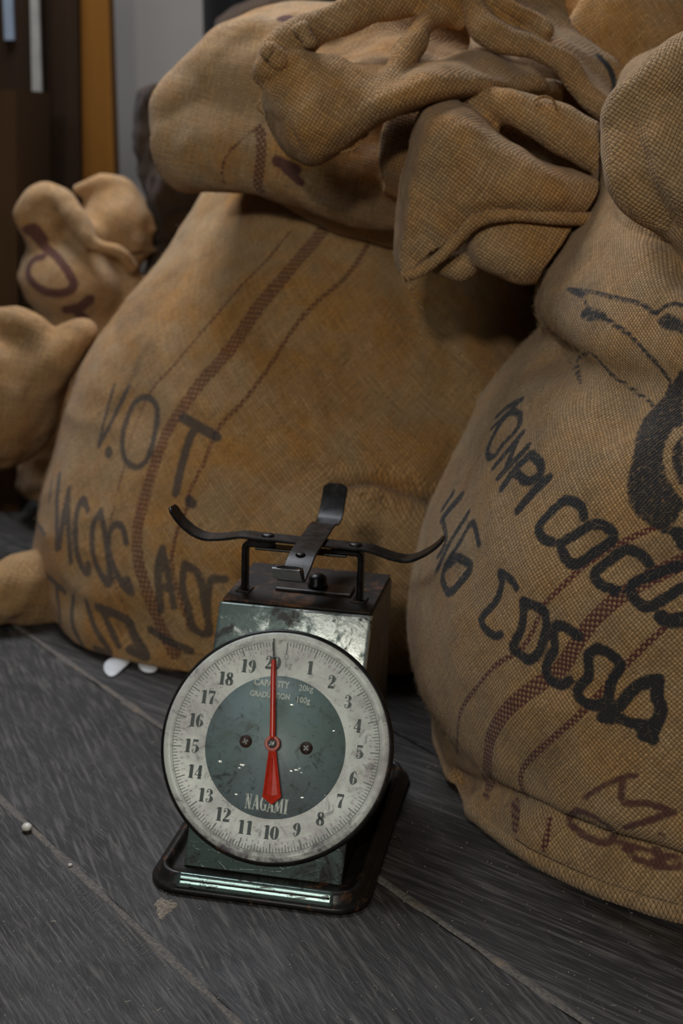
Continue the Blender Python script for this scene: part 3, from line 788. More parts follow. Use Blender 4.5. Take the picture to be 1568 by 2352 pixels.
# the mouth: collar roll, inner wall, front ridge, right roll, hanging flap and the tucked lobes under it
rollA = ptube([(1130, -40, Yf + .10, .024), (1000, -12, Yf + .07, .021), (860, 10, Yf + .05, .020), (750, 52, Yf + .03, .021), (680, 98, Yf + .015, .022), (632, 145, Yf + .01, .020), (612, 190, Yf + .02, .014)], 26, .8)
knots = [blob(at(a, b, Yf - .012), (.006, .005, .0035), (k_, 'Y')) for a, b, k_ in ((688, 70, .5), (705, 82, .3), (712, 96, .1), (700, 60, .8), (622, 118, .9), (636, 128, .5), (645, 140, .2))]
lobe = patch([
    [(650, 172, Yf + .05), (720, 160, Yf + .03), (800, 152, Yf + .03), (880, 165, Yf + .02), (960, 150, Yf + .04), (1060, 130, Yf + .07), (1180, 130, Yf + .11)],
    [(622, 160, Yf + .01), (712, 150, Yf - .01), (800, 158, Yf - .01), (890, 182, Yf - .02), (985, 162, Yf), (1080, 150, Yf + .03), (1200, 150, Yf + .08)],
    [(602, 205, Yf + .01), (698, 196, Yf - .025), (790, 202, Yf - .035), (890, 203, Yf - .045), (1000, 183, Yf - .035), (1100, 172, Yf), (1220, 168, Yf + .06)],
    [(604, 255, Yf + .015), (685, 255, Yf - .050), (775, 246, Yf - .040), (880, 232, Yf - .062), (1000, 201, Yf - .050), (1110, 190, Yf - .02), (1240, 184, Yf + .05)],
    [(622, 305, Yf + .02), (688, 318, Yf - .040), (765, 298, Yf - .050), (870, 258, Yf - .050), (990, 220, Yf - .038), (1120, 205, Yf - .01), (1260, 197, Yf + .06)],
    [(648, 345, Yf + .03), (702, 372, Yf - .02), (765, 345, Yf - .025), (850, 280, Yf - .02), (988, 232, Yf + .01), (1120, 213, Yf + .03), (1280, 204, Yf + .09)],
    [(672, 345, Yf + .08), (712, 375, Yf + .04), (752, 350, Yf + .05), (832, 280, Yf + .06), (980, 236, Yf + .07), (1110, 218, Yf + .08), (1280, 208, Yf + .12)]], .009, 90, 110)
ridge = ptube([(598, 190, Yf + .02, .012), (622, 158, Yf + .01, .016), (668, 146, Yf + .0, .013), (720, 150, Yf - .005, .010), (790, 156, Yf - .008, .009)], 18)
inner = patch([[(690, 60, Yf + .12), (800, 20, Yf + .14), (930, 10, Yf + .14), (1070, 0, Yf + .16)],
               [(690, 110, Yf + .12), (800, 80, Yf + .13), (930, 90, Yf + .10), (1070, 80, Yf + .15)],
               [(700, 160, Yf + .06), (800, 150, Yf + .05), (930, 140, Yf + .03), (1080, 140, Yf + .10)],
               [(710, 210, Yf + .0), (800, 200, Yf - .01), (930, 185, Yf - .01), (1080, 185, Yf + .02)]], .010)
pinch = ptube([(905, 200, Yf - .03, .012), (922, 150, Yf - .005, .011), (948, 100, Yf + .02, .011), (975, 55, Yf + .045, .012), (1020, 30, Yf + .07, .016), (1065, 45, Yf + .08, .012)], 22)
pinch2 = ptube([(905, 195, Yf - .03, .010), (870, 172, Yf - .01, .008), (820, 156, Yf + .0, .006)], 16)
Yc = 1.47
rollC = ptube([(1040, 215, Yc + .06, .012), (1100, 226, Yc + .04, .016), (1180, 248, Yc + .02, .020), (1270, 288, Yc + .01, .022), (1350, 330, Yc + .005, .021), (1402, 372, Yc + .005, .020), (1415, 420, Yc - .005, .022), (1395, 465, Yc - .01, .020)], 28)
flapB = patch([
    [(960, 262, Yc + .07), (985, 236, Yc + .045), (1040, 232, Yc + .03), (1085, 250, Yc + .03), (1110, 275, Yc + .05), (1120, 300, Yc + .07)],
    [(948, 300, Yc + .06), (975, 280, Yc - .01), (1040, 275, Yc - .035), (1110, 300, Yc - .02), (1165, 325, Yc + .02), (1180, 345, Yc + .05)],
    [(935, 360, Yc + .06), (960, 350, Yc - .01), (1030, 345, Yc - .045), (1120, 350, Yc - .045), (1215, 370, Yc - .03), (1260, 390, Yc + .02)],
    [(922, 430, Yc + .06), (945, 420, Yc - .005), (1015, 410, Yc - .030), (1120, 410, Yc - .055), (1250, 410, Yc - .055), (1350, 405, Yc - .02)],
    [(910, 510, Yc + .055), (935, 500, Yc - .005), (1000, 470, Yc - .02), (1100, 450, Yc - .05), (1250, 450, Yc - .060), (1400, 430, Yc - .03)],
    [(905, 580, Yc + .05), (925, 570, Yc - .0), (975, 540, Yc - .01), (1070, 490, Yc - .035), (1240, 480, Yc - .052), (1405, 470, Yc - .03)],
    [(918, 630, Yc + .05), (925, 632, Yc + .01), (965, 612, Yc - .0), (1060, 540, Yc - .02), (1200, 498, Yc - .040), (1400, 503, Yc - .02)]], .008, 80, 80)
hem = ptube([(925, 636, Yc + .0, .0060), (965, 622, Yc - .005, .0062), (1010, 590, Yc - .015, .0062), (1055, 545, Yc - .025, .0066), (1100, 505, Yc - .040, .0072), (1180, 492, Yc - .045, .0072), (1280, 500, Yc - .045, .0072), (1400, 505, Yc - .025, .0070)], 16)
lobeD = ptube([(1100, 560, Yc + .01, .022), (1150, 560, Yc - .012, .034), (1220, 565, Yc - .012, .038), (1290, 550, Yc - .0, .034), (1360, 530, Yc + .02, .028)], 26)
lobeE = ptube([(985, 610, Yc + .03, .010), (1020, 608, Yc + .015, .017), (1060, 612, Yc + .012, .018), (1090, 610, Yc + .02, .012)], 22)
lobeF = ptube([(1120, 520, Yc + .02, .02), (1100, 560, Yc + .02, .014), (1060, 590, Yc + .03, .014)], 20)
inC = patch([[(1090, 262, Yc + .07), (1180, 300, Yc + .08), (1290, 340, Yc + .08), (1380, 380, Yc + .07)],
             [(1110, 290, Yc + .09), (1190, 340, Yc + .11), (1280, 390, Yc + .11), (1370, 420, Yc + .09)],
             [(1110, 330, Yc + .10), (1200, 390, Yc + .12), (1290, 430, Yc + .11), (1380, 450, Yc + .08)]], .008)
o, V_, F_ = remeshed('folded_mouth', [rollA, lobe, ridge, inner, pinch, pinch2] + knots, .0028, M2f, o2, 4, ((14, .007), (30, .004), (80, .0008)), (b4,))
set_attrs(o, ink_attrs(V_, bvh_of(V_, F_)))
o, V_, F_ = remeshed('hanging_flap', [rollC, flapB, lobeD, lobeE, lobeF, inC], .0028, M2f, o2, 4, ((14, .005), (34, .0025), (80, .0008)), (b4,))
set_attrs(o, ink_attrs(V_, bvh_of(V_, F_)))
hv, hf = hem
# twisted seam cord along the hem
ang_ = np.arctan2(*(hv.reshape(-1, 16, 3) - hv.reshape(-1, 16, 3).mean(1, keepdims=True))[..., [2, 0]].transpose(2, 0, 1))
o = mesh('seam_cord', hv, hf, M2f, o2)
set_attrs(o, ink_attrs(hv, bvh_of(hv, hf)))
def stray(name, pts, r_, parent, mat):
    v_, f_ = ptube([(a, b, y, r_) for a, b, y in pts], 8)
    o = mesh(name, v_, f_, mat, parent); set_attrs(o, ink_attrs(v_, bvh_of(v_, f_))); return o
stray('loose_thread', [(780, 350, Yf - .03), (815, 340, Yf - .03), (838, 315, Yf - .025), (850, 285, Yf - .02)], .0016, o2, M2f)
stray('loose_thread', [(1225, 232, Yc - .02), (1245, 222, Yc - .02), (1268, 228, Yc - .015), (1278, 250, Yc - .01)], .0013, o2, M2f)
stray('loose_thread', [(935, 635, Yc - .01), (945, 665, Yc - .012), (955, 690, Yc - .008), (972, 712, Yc - .004)], .0011, o2, M2f)
stray('loose_thread', [(925, 630, Yc - .01), (930, 655, Yc - .014), (948, 662, Yc - .016), (960, 650, Yc - .012)], .0009, o2, M2f)
stray('loose_thread', [(600, 230, Yf - .03), (590, 245, Yf - .035), (604, 262, Yf - .03)], .0010, o2, M2f)
reparent(o2); tag(o2, 'rumpled burlap sack lying on top of the standing sack, its open mouth folded forward', 'sack', 'burlap sacks')

# ------------------------------------------------------------------ sack at the top right behind
o3 = empty('burlap_sack', tuple(at(1450, 300, 1.9)))
M3 = burlap('jute_weave_top_right', .0034, .9, JUTE, False, orange=.95, grey=.2)
p3 = [ptube([(1160, -120, 1.97, .13), (1330, 20, 1.97, .19), (1500, 160, 2.0, .21), (1640, 330, 2.05, .21), (1680, 520, 2.08, .21), (1690, 850, 2.1, .22), (1690, 1080, 2.1, .23)], 40),
      ptube([(1330, 40, 1.79, .06), (1430, 90, 1.78, .09), (1540, 150, 1.80, .10), (1680, 220, 1.82, .10)], 30)]
o, V_, F_ = remeshed('sack_body', p3, .0055, M3, o3, 14, ((9, .010), (26, .003), (60, .001)), (b4, b1, bb))
set_attrs(o, ink_attrs(V_, bvh_of(V_, F_), ink=[([(1378, 128), (1398, 160), (1408, 195), (1405, 222)], .0060), ([(1366, 112), (1372, 118)], .003)]))
Y3 = 1.56
rim3 = [ptube([(1070, -40, Y3 + .05, .012), (1085, 5, Y3 + .03, .012), (1108, 60, Y3 + .01, .013), (1150, 92, Y3, .012), (1220, 108, Y3 - .005, .011), (1285, 138, Y3 - .005, .012), (1330, 195, Y3 - .0, .011), (1370, 245, Y3, .011), (1425, 280, Y3 + .01, .012)], 24),
        patch([[(1085, -30, Y3 + .03), (1180, -40, Y3 + .10), (1300, -40, Y3 + .14)], [(1110, 50, Y3), (1200, 40, Y3 + .07), (1300, 30, Y3 + .12)], [(1200, 105, Y3 - .01), (1250, 90, Y3 + .04), (1330, 90, Y3 + .10)],
               [(1320, 180, Y3 - .01), (1350, 160, Y3 + .04), (1410, 150, Y3 + .08)], [(1425, 275, Y3), (1440, 250, Y3 + .05), (1470, 240, Y3 + .08)]], .010),
        ptube([(1130, -10, Y3 + .03, .010), (1180, 25, Y3 + .02, .009), (1230, 48, Y3 + .02, .008), (1262, 80, Y3 + .01, .008)], 18)]
o, V_, F_ = remeshed('rolled_rim', rim3, .0032, M2f, o3, 5, ((20, .005), (50, .002)))
set_attrs(o, ink_attrs(V_, bvh_of(V_, F_), ink=[([(1376, 130), (1400, 160), (1412, 200), (1406, 225)], .0050)]))
reparent(o3); tag(o3, 'orange tan sack at the top right, rolled rim and a curved black mark', 'sack', 'burlap sacks')

# ------------------------------------------------------------------ dark mottled sack and black bin behind the upper sack
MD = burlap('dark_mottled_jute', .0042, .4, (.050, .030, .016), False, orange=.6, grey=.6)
YD = 2.38
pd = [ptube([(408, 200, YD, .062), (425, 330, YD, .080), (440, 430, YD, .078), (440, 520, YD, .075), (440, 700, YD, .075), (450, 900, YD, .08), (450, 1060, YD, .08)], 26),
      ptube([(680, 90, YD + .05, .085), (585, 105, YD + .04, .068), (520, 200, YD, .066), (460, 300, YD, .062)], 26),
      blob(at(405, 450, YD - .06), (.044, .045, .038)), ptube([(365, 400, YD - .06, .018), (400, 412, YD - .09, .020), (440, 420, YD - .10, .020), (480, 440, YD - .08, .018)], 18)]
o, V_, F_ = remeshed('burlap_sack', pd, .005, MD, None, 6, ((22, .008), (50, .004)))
set_attrs(o, ink_attrs(V_, bvh_of(V_, F_)))
bD = bvh_of(V_, F_)
tag(o, 'dark brown mottled sack squeezed behind the upper sack at its left side', 'sack', 'burlap sacks')
t = simple('black_plastic', (.014, .017, .018), .45, 0, .1)
cb = at(640, 200, 2.72)
V, F = [], []
prof = [(.185, 0), (.19, .01), (.225, .80), (.232, .81), (.232, .825), (.224, .83), (.216, .825), (.18, .012), (.01, .012)]
n = 64
for r_, z in prof:
    for i in range(n):
        a = 2 * math.pi * i / n; V.append((cb[0] + .075 + r_ * math.cos(a), cb[1] + .05 + r_ * math.sin(a), z * 1.22))
for j in range(len(prof) - 1):
    for i in range(n): F.append((j * n + i, j * n + (i + 1) % n, (j + 1) * n + (i + 1) % n, (j + 1) * n + i))
F.append(tuple(range(n - 1, -1, -1)))
tag(mesh('plastic_bin', V, F, t), 'black round bin behind the upper sack, seen against the grey wall', 'bin')

# ------------------------------------------------------------------ small sack with purple mark, and pale sack at the left edge
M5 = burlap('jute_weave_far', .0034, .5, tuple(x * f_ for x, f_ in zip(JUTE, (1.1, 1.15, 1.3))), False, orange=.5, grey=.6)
Y5 = 2.28
p5 = [blob(at(165, 645, Y5), (.088, .085, .068), (.35, 'Y')), blob(at(265, 525, Y5 + .05), (.066, .07, .078)), blob(at(110, 525, Y5 + .0), (.044, .05, .052)), blob(at(205, 560, Y5 + .01), (.05, .05, .05)),
      ptube([(140, 640, Y5, .060), (190, 760, Y5 + .02, .075), (190, 900, Y5 + .0, .09), (180, 1000, Y5 + .0, .10), (180, 1120, Y5 + .0, .10)], 30),
      ptube([(285, 620, Y5 + .07, .070), (240, 800, Y5 + .05, .09)], 30),
      ptube([(66, 540, Y5 - .02, .018), (62, 490, Y5 - .03, .020), (105, 452, Y5 - .03, .019), (150, 460, Y5 - .04, .018), (185, 520, Y5 - .05, .018), (215, 560, Y5 - .06, .014), (270, 578, Y5 - .055, .013), (300, 620, Y5 - .03, .014)], 22),
      ptube([(100, 520, Y5 + .0, .034), (170, 520, Y5 + .01, .034)], 22),
      ptube([(165, 440, Y5 + .02, .014), (220, 422, Y5 + .02, .014), (280, 428, Y5 + .03, .015), (322, 470, Y5 + .04, .016), (345, 540, Y5 + .04, .02)], 22)]
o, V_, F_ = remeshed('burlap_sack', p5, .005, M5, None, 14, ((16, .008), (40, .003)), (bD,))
V_ = V_; b5 = bvh_of(V_, F_)
set_attrs(o, ink_attrs(V_, b5, purple=[([(66, 530), (95, 560), (130, 590), (160, 630), (168, 660), (140, 674), (100, 668), (70, 645), (64, 618), (78, 596), (98, 590)], .0070), ([(60, 530), (80, 525), (100, 550)], .008), ([(155, 712), (185, 705), (205, 690)], .010), ([(180, 720), (195, 735)], .008)]))
tag(o, 'small crumpled sack with a purple ring mark, standing by the brown wooden case', 'sack', 'burlap sacks')
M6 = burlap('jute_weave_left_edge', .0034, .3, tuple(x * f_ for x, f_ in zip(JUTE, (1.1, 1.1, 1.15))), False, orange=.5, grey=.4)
Y6 = 1.98
p6 = [blob(at(-60, 890, Y6), (.128, .11, .118), (.55, 'Y')), blob(at(20, 850, Y6), (.085, .08, .075), (.7, 'Y')),
      ptube([(-60, 760, Y6 - .03, .03), (20, 745, Y6 - .03, .026), (75, 765, Y6 - .03, .022), (110, 815, Y6 - .03, .03)], 22),
      ptube([(60, 880, Y6 - .02, .05), (120, 830, Y6 - .03, .036), (165, 785, Y6 - .02, .024), (208, 755, Y6, .012)], 22),
      ptube([(-300, 900, Y6 + .0, .15), (-400, 1100, Y6 + .0, .19), (-400, 1260, Y6 + .0, .20)], 34)]
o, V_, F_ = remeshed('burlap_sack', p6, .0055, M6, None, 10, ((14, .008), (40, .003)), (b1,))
V_[:, 2] = np.maximum(V_[:, 2], .002)
set_attrs(o, ink_attrs(V_, bvh_of(V_, F_)))
tag(o, 'pale tan plain sack at the left edge, leaning on the lettered sack behind the scale', 'sack', 'burlap sacks')

# ------------------------------------------------------------------ kitchen scale
PSI, TH = 0.177, 0.4694
SC_O = (-.0577, 1.121, 0.0)
scale_root = empty('kitchen_scale', SC_O, -PSI)
tag(scale_root, 'worn green kitchen scale with a round white dial, red pointer and black cross arms', 'scale')
LY, LZ = math.sin(TH), math.cos(TH)
ZB, LF, TOPD = .0105, .2373, .1222
HW = .0706
TOPY, TOPZ = LF * LY, ZB + LF * LZ                      # front top edge of the housing

green = NT('worn_green_enamel'); ob = green.coord()
n1 = green.noise(ob, 30, 6, .75, .5); n2 = green.noise(ob, 140, 5, .7, .3); n3 = green.noise(ob, 9, 3, .5)
c = green.mix(green.mapr(n3, .35, .65), (.105, .150, .134), (.155, .200, .182))
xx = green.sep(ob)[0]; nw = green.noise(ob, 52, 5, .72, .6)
wear_sheen = green.math('MULTIPLY', green.mapr(green.sep(ob)[2], .150, .185), green.mapr(green.math('ADD', nw, green.math('MULTIPLY', xx, 1.6)), .46, .58))  # bare-metal wear at upper right, window sheen put into its pale colour
c = green.mix(wear_sheen, c, (.62, .66, .62))
c = green.mix(green.mapr(n1, .52, .62), c, (.045, .043, .040)); c = green.mix(green.mapr(n2, .66, .74), c, (.030, .022, .018))
vor = green.new('ShaderNodeTexVoronoi', feature='DISTANCE_TO_EDGE'); green.link(green.mapping(ob, scale=(1, 1, 2.2)), vor.inputs['Vector']); vor.inputs['Scale'].default_value = 55
zz = green.sep(ob)[2]
crk = green.math('MULTIPLY', green.mapr(vor.outputs['Distance'], 0, .04, 1, 0), green.math('MULTIPLY', green.mapr(zz, .045, .075, 1, 0), green.mapr(n1, .40, .52)))
hb = green.math('ADD', green.math('MULTIPLY', crk, .9), green.math('ADD', green.math('MULTIPLY', n1, .55), green.math('MULTIPLY', n2, .25)))
GREEN = green.set(Base_Color=c, Roughness=green.ramp(n1, [(0, .24), (.48, .30), (.60, .60)]), Metallic=green.math('MULTIPLY_ADD', wear_sheen, .5, .35), Normal=green.bump(hb, .55, .0011))
GREEN_TRAY = simple('tray_green_enamel', (.050, .085, .075), .22, .6, .25, 60, .25, .12)
BLACKEN = simple('black_enamel', (.011, .010, .009), .38, .15, .3, 50, .25, .28, .4)
DIRTY = simple('grimy_brown_black_metal', (.017, .013, .010), .6, .1, .4, 45, .5, .6, .2)
STEEL_D = simple('dark_steel', (.013, .012, .011), .36, .5, .4, 70, .3, .25, .4)
STEEL_E = simple('worn_steel', (.30, .30, .29), .28, .9, .3, 120, .2, .1)
RUST = simple('rusty_screw_metal', (.055, .034, .026), .6, .3, .4, 300, .5, .5)
REDP = simple('red_paint', (.52, .030, .012), .28, 0, .12, 60, .08)
PINKP = simple('faded_red_paint', (.50, .13, .095), .35, 0, .12, 60, .08)
BLK = simple('black_tip_paint', (.012, .010, .012), .3, 0, .1)
INKG = NT('dial_green_black_ink'); n_ = INKG.noise(INKG.coord(), 300, 3, .6)
INKG = INKG.set(Base_Color=INKG.mix(n_, (.006, .022, .018), (.022, .050, .044)), Roughness=.5)
INKP = simple('faded_purple_ink', (.42, .33, .38), .6, 0, .2, 200)
INKW = simple('cream_print', (.50, .55, .48), .5, 0, .2, 200)
INKT = simple('tick_ink', (.045, .075, .055), .5, 0, .3, 200)

def face_mat(name, a, b, stain, amt, glossy=.32, extra=None):
    t = NT(name); ob = t.coord('Object')
    p1 = t.noise(ob, 16, 6, .72, .8); p2 = t.noise(ob, 75, 6, .75, .8); p3 = t.noise(ob, 260, 4, .7)
    c = t.mix(t.mapr(t.noise(ob, 8, 2, .5), .35, .65), a, b)
    c = t.mix(t.math('MULTIPLY', t.mapr(p1, .54 - amt * .05, .72), .7), c, stain)
    c = t.mix(t.math('MULTIPLY', t.mapr(p2, .55, .66), .75), c, tuple(x * .55 for x in stain))
    c = t.mix(t.math('MULTIPLY', t.mapr(p3, .62, .70), .7), c, tuple(x * .3 for x in stain))
    if extra: c = extra(t, ob, c, p1, p2)
    chip = t.noise(t.mapping(ob, loc=(4, 1, 2)), 60, 4, .8)
    t.set(Base_Color=c, Roughness=t.mapr(p1, .3, .75, glossy, .62), Normal=t.bump(t.math('ADD', t.math('MULTIPLY', p2, .5), p1), .28, .0008))
    t.b.inputs['Specular IOR Level'].default_value = .45
    return t.m
def lower_grime(t, ob, c, p1, p2):
    z = t.sep(ob)[1]                        # grime gathers along the lower rim of the dial
    x = t.sep(ob)[0]
    r2 = t.math('SQRT', t.math('ADD', t.math('MULTIPLY', x, x), t.math('MULTIPLY', z, z)))
    g_ = t.math('MULTIPLY', t.mapr(z, -.035, -.085), t.mapr(r2, .080, .095))
    g_ = t.math('MULTIPLY', g_, t.mapr(t.math('ADD', p1, t.math('MULTIPLY', p2, .4)), .52, .74))
    return t.mix(t.math('MULTIPLY', g_, .85), c, (.055, .045, .055))
WHITE = face_mat('aged_white_dial', (.60, .64, .57), (.70, .72, .66), (.25, .21, .24), 2.0, extra=lower_grime)
DISC = face_mat('aged_green_dial_centre', (.165, .240, .220), (.195, .250, .275), (.100, .100, .075), 1.3, .42)

def lm(name, V, F, mat, parent=scale_root, smooth=False):
    return mesh(name, V, F, mat, parent, smooth)
def bmobj(name, V, F, mat, parent, bev=0, seg=2, smooth=False, edges=None):
    import bmesh
    o = mesh(name, V, F, mat, parent, smooth)
    if bev:
        bm = bmesh.new(); bm.from_mesh(o.data)
        bmesh.ops.bevel(bm, geom=bm.edges[:], offset=bev, segments=seg, affect='EDGES', profile=.5)
        bm.to_mesh(o.data); bm.free()
    return o
def strip_box(P, wdt, th, mat, name, parent, axis, bev=.0005):
    """bent flat bar through local points P; width along axis, thickness th"""
    P = catmull(P, len(P) * 7); ax = np.asarray(axis, float)
    T = np.gradient(P, axis=0); T /= np.linalg.norm(T, axis=1, keepdims=True)
    W_ = ax[None] - (T @ ax)[:, None] * T; W_ /= np.linalg.norm(W_, axis=1, keepdims=True)
    N = np.cross(T, W_)
    n = len(P); V = []
    wd = np.full(n, wdt / 2); 
    # rounded tips
    for k, q in enumerate((.55, .85)): wd[k] *= q; wd[-1 - k] *= q
    b = th * .3
    sec = [(-1, -th / 2 + b), (-1, th / 2 - b), (-1 + b / (wdt / 2), th / 2), (1 - b / (wdt / 2), th / 2), (1, th / 2 - b), (1, -th / 2 + b), (1 - b / (wdt / 2), -th / 2), (-1 + b / (wdt / 2), -th / 2)]
    for i in range(n):
        for s_, h_ in sec: V.append(P[i] + W_[i] * s_ * wd[i] + N[i] * h_)
    F = [tuple(f) for f in grid_faces(n, 8, True)] + [tuple(range(7, -1, -1)), tuple(range((n - 1) * 8, n * 8))]
    return lm(name, V, F, mat, parent)

def rrect(hx, y0, y1, r_, n=8):
    out = []
    for cx, cy, a0 in ((hx - r_, y0 + r_, -90), (hx - r_, y1 - r_, 0), (-hx + r_, y1 - r_, 90), (-hx + r_, y0 + r_, 180)):
        for i in range(n + 1):
            a = math.radians(a0 + 90 * i / n); out.append((cx + r_ * math.cos(a), cy + r_ * math.sin(a)))
    return out
def ringloops(loops):
    V = []; F = []; n = len(loops[0][0])
    for pts, z in loops: V += [(x, y, z) for x, y in pts]
    for j in range(len(loops) - 1):
        for i in range(n): F.append((j * n + i, j * n + (i + 1) % n, (j + 1) * n + (i + 1) % n, (j + 1) * n + i))
    F.append(tuple(range(n - 1, -1, -1))); F.append(tuple(range((len(loops) - 1) * n, len(loops) * n)))
    return V, F

# base tray with its rolled bead
loops = []
TY0, TY1, THX = -.0335, .262, .0975
for ins, z in ((.004, .0006), (0, .0010), (0, .0050), (.0012, .0062), (.0030, .0070), (.0050, .0095), (.0068, .0135), (.0085, .0160), (.0110, .0168), (.0132, .0158), (.0150, .0130), (.0165, .0105), (.0185, .0095), (.030, .0095)):
    loops.append((rrect(THX - ins, TY0 + ins, TY1 - ins, .030 - min(ins, .02)), z))
V, F = ringloops(loops)
tray = mesh('base_tray', V, F, BLACKEN, scale_root)
# worn enamel on the front bead, its highlight painted as a paler band
def band(name, zs, x0, x1, mat):
    V = []; F = []; n = 40
    for (ins, z) in zs:
        for i in range(n + 1):
            x = x0 + (x1 - x0) * i / n; V.append((x, TY0 + ins - .0003, z + .0003))
    for j in range(len(zs) - 1):
        for i in range(n):
            q = j * (n + 1) + i; F.append((q, q + 1, q + n + 2, q + n + 1))
    o = mesh(name, V, F, mat, tray); md = o.modifiers.new('t', 'SOLIDIFY'); md.thickness = .0003; md.offset = 1
    return o
bt = NT('worn_bead_highlight'); ob = bt.coord(); n1 = bt.noise(bt.mapping(ob, scale=(.5, 1, 2)), 110, 5, .75, .5)
c = bt.mix(bt.mapr(n1, .54, .62), (.16, .22, .20), (.02, .018, .016))
BEAD = bt.set(Base_Color=c, Roughness=.22, Metallic=.75, Normal=bt.bump(n1, .15, .0006))
band('bead_highlight', [(.0026, .0067), (.0050, .0095), (.0068, .0135), (.0085, .0160), (.0104, .0167)], -.0690, .0690, BEAD)
V, F = [], []
band('bead_line', [(.0056, .0112), (.0060, .0121), (.0064, .0128)], -.066, .066, BLACKEN)

# housing: side profile (y,z) with the front leaning back
def prism(name, prof, x0, x1, mat, parent, bev=0):
    n = len(prof); V = [(x0, y, z) for y, z in prof] + [(x1, y, z) for y, z in prof]
    F = [tuple(range(n)), tuple(range(2 * n - 1, n - 1, -1))] + [((i + 1) % n, i, i + n, (i + 1) % n + n) for i in range(n)]
    return bmobj(name, V, F, mat, parent, bev, 3)
BKY = TOPY + TOPD
prof = [(.0005, ZB - .001), (TOPY, TOPZ - .001), (BKY, TOPZ - .001), (BKY + .004, ZB - .001)]
housing = prism('housing', prof, -HW, HW, BLACKEN, scale_root, .0025)
# green front plate following the leaning face, edges folded round
Nf = np.array([0, -LZ, LY]); Sf = np.array([0, LY, LZ]); Xf = np.array([1.0, 0, 0]); B0 = np.array([0, 0, ZB])
def fp(x, s, d): return B0 + Xf * x + Sf * s + Nf * d
V = []; F = []
sec = [(-HW - .0004, -.004), (-HW - .0004, -.0004), (-HW + .0008, .0008), (-HW + .003, .0014), (HW - .003, .0014), (HW - .0008, .0008), (HW + .0004, -.0004), (HW + .0004, -.004)]
rows = [(.0, -.001), (.001, 0), (LF - .0035, 0), (LF - .0015, -.0006), (LF - .0002, -.0026), (LF + .0002, -.0050)]
for s_, dd in rows:
    for x, d in sec: V.append(fp(x, s_, d + dd))
F = [tuple(f) for f in grid_faces(len(rows), 8, False)]
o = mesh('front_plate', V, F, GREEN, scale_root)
# top plate, sunk panel, slots
tp = box('top_plate', (0, TOPY + TOPD / 2 + .001, TOPZ + .0004), HW * 2 - .003, TOPD - .004, .0022, DIRTY, scale_root, .0008)
box('raised_plate', (.008, TOPY + .052, TOPZ + .0032), .072, .026, .0036, BLACKEN, tp, .0009)
def slot(x, y):
    V, F = ringloops([(rrect(.0075, -.010, .010, .003, 4), 0), (rrect(.0068, -.0093, .0093, .003, 4), .0022), (rrect(.0055, -.008, .008, .0025, 4), .0022), (rrect(.005, -.0075, .0075, .002, 4), .0004)])
    return mesh('leg_collar', [(a + x, b + y, c + TOPZ + .0012) for a, b, c in V], F, DIRTY, tp)
LEGY = .1415
slot(-.056, LEGY); slot(.0535, LEGY)
def lathe(prof, n=48):
    V, F = [], []
    for r_, z in prof:
        for i in range(n): a = 2 * math.pi * i / n; V.append((r_ * math.cos(a), r_ * math.sin(a), z))
    for j in range(len(prof) - 1):
        for i in range(n): F.append((j * n + i, j * n + (i + 1) % n, (j + 1) * n + (i + 1) % n, (j + 1) * n + i))
    F.append(tuple(range(n - 1, -1, -1))); F.append(tuple(range((len(prof) - 1) * n, len(prof) * n)))
    return V, F
V, F = lathe([(.0095, 0), (.0098, .003), (.0085, .0042), (.0085, .0095), (.007, .011), (.0045, .0125), (.002, .0128)], 24)
mesh('zero_adjuster', [(x + .010, y + TOPY + .052, z + TOPZ + .005) for x, y, z in V], F, STEEL_D, scale_root)
# small cream label on the right side of the housing
LBL = simple('cream_label', (.50, .44, .27), .6, 0, .15, 60)
bmobj('side_label', [(HW + .0004, .118, .100), (HW + .0004, .128, .118), (HW + .0004, .140, .118), (HW + .0004, .136, .100), (HW + .001, .118, .100), (HW + .001, .128, .118), (HW + .001, .140, .118), (HW + .001, .136, .100)],
      [(3, 2, 1, 0), (4, 5, 6, 7), (0, 1, 5, 4), (1, 2, 6, 5), (2, 3, 7, 6), (3, 0, 4, 7)], LBL, scale_root)

# pan support: two bent legs, bridge, two crossed arms
ZT = TOPZ
for x0, sgn in ((-.056, 1), (.0535, -1)):
    P = [(x0, LEGY, ZT - .004), (x0, LEGY, ZT + .02), (x0, LEGY, ZT + .042), (x0 + sgn * .0015, LEGY, ZT + .0462), (x0 + sgn * .006, LEGY, ZT + .0475), (x0 + sgn * .028, LEGY - .0, ZT + .0475)]
    strip_box(P, .0115, .0056, STEEL_D, 'support_leg', scale_root, (0, 1, 0))
box('bridge_plate', (-.002, LEGY, ZT + .0450), .086, .018, .0022, STEEL_D, scale_root, .0007)
ZA = ZT + .0512
def yb(x): return .1435 - .06 * x
P = [(-.131, ZA + .0225), (-.122, ZA + .0105), (-.110, ZA + .0010), (-.097, ZA - .0035), (-.083, ZA - .0025), (-.070, ZA + .0000), (-.060, ZA + .0022), (-.045, ZA + .0022), (0, ZA + .0022), (.045, ZA + .0022), (.060, ZA + .0022), (.072, ZA - .0005), (.085, ZA - .0035), (.099, ZA - .0035), (.112, ZA + .0030), (.122, ZA + .0110), (.129, ZA + .0190)]
arm1 = strip_box([(x, yb(x), z) for x, z in P], .0225, .0026, STEEL_D, 'cross_arm', scale_root, (0, 1, 0))
XB = .0075
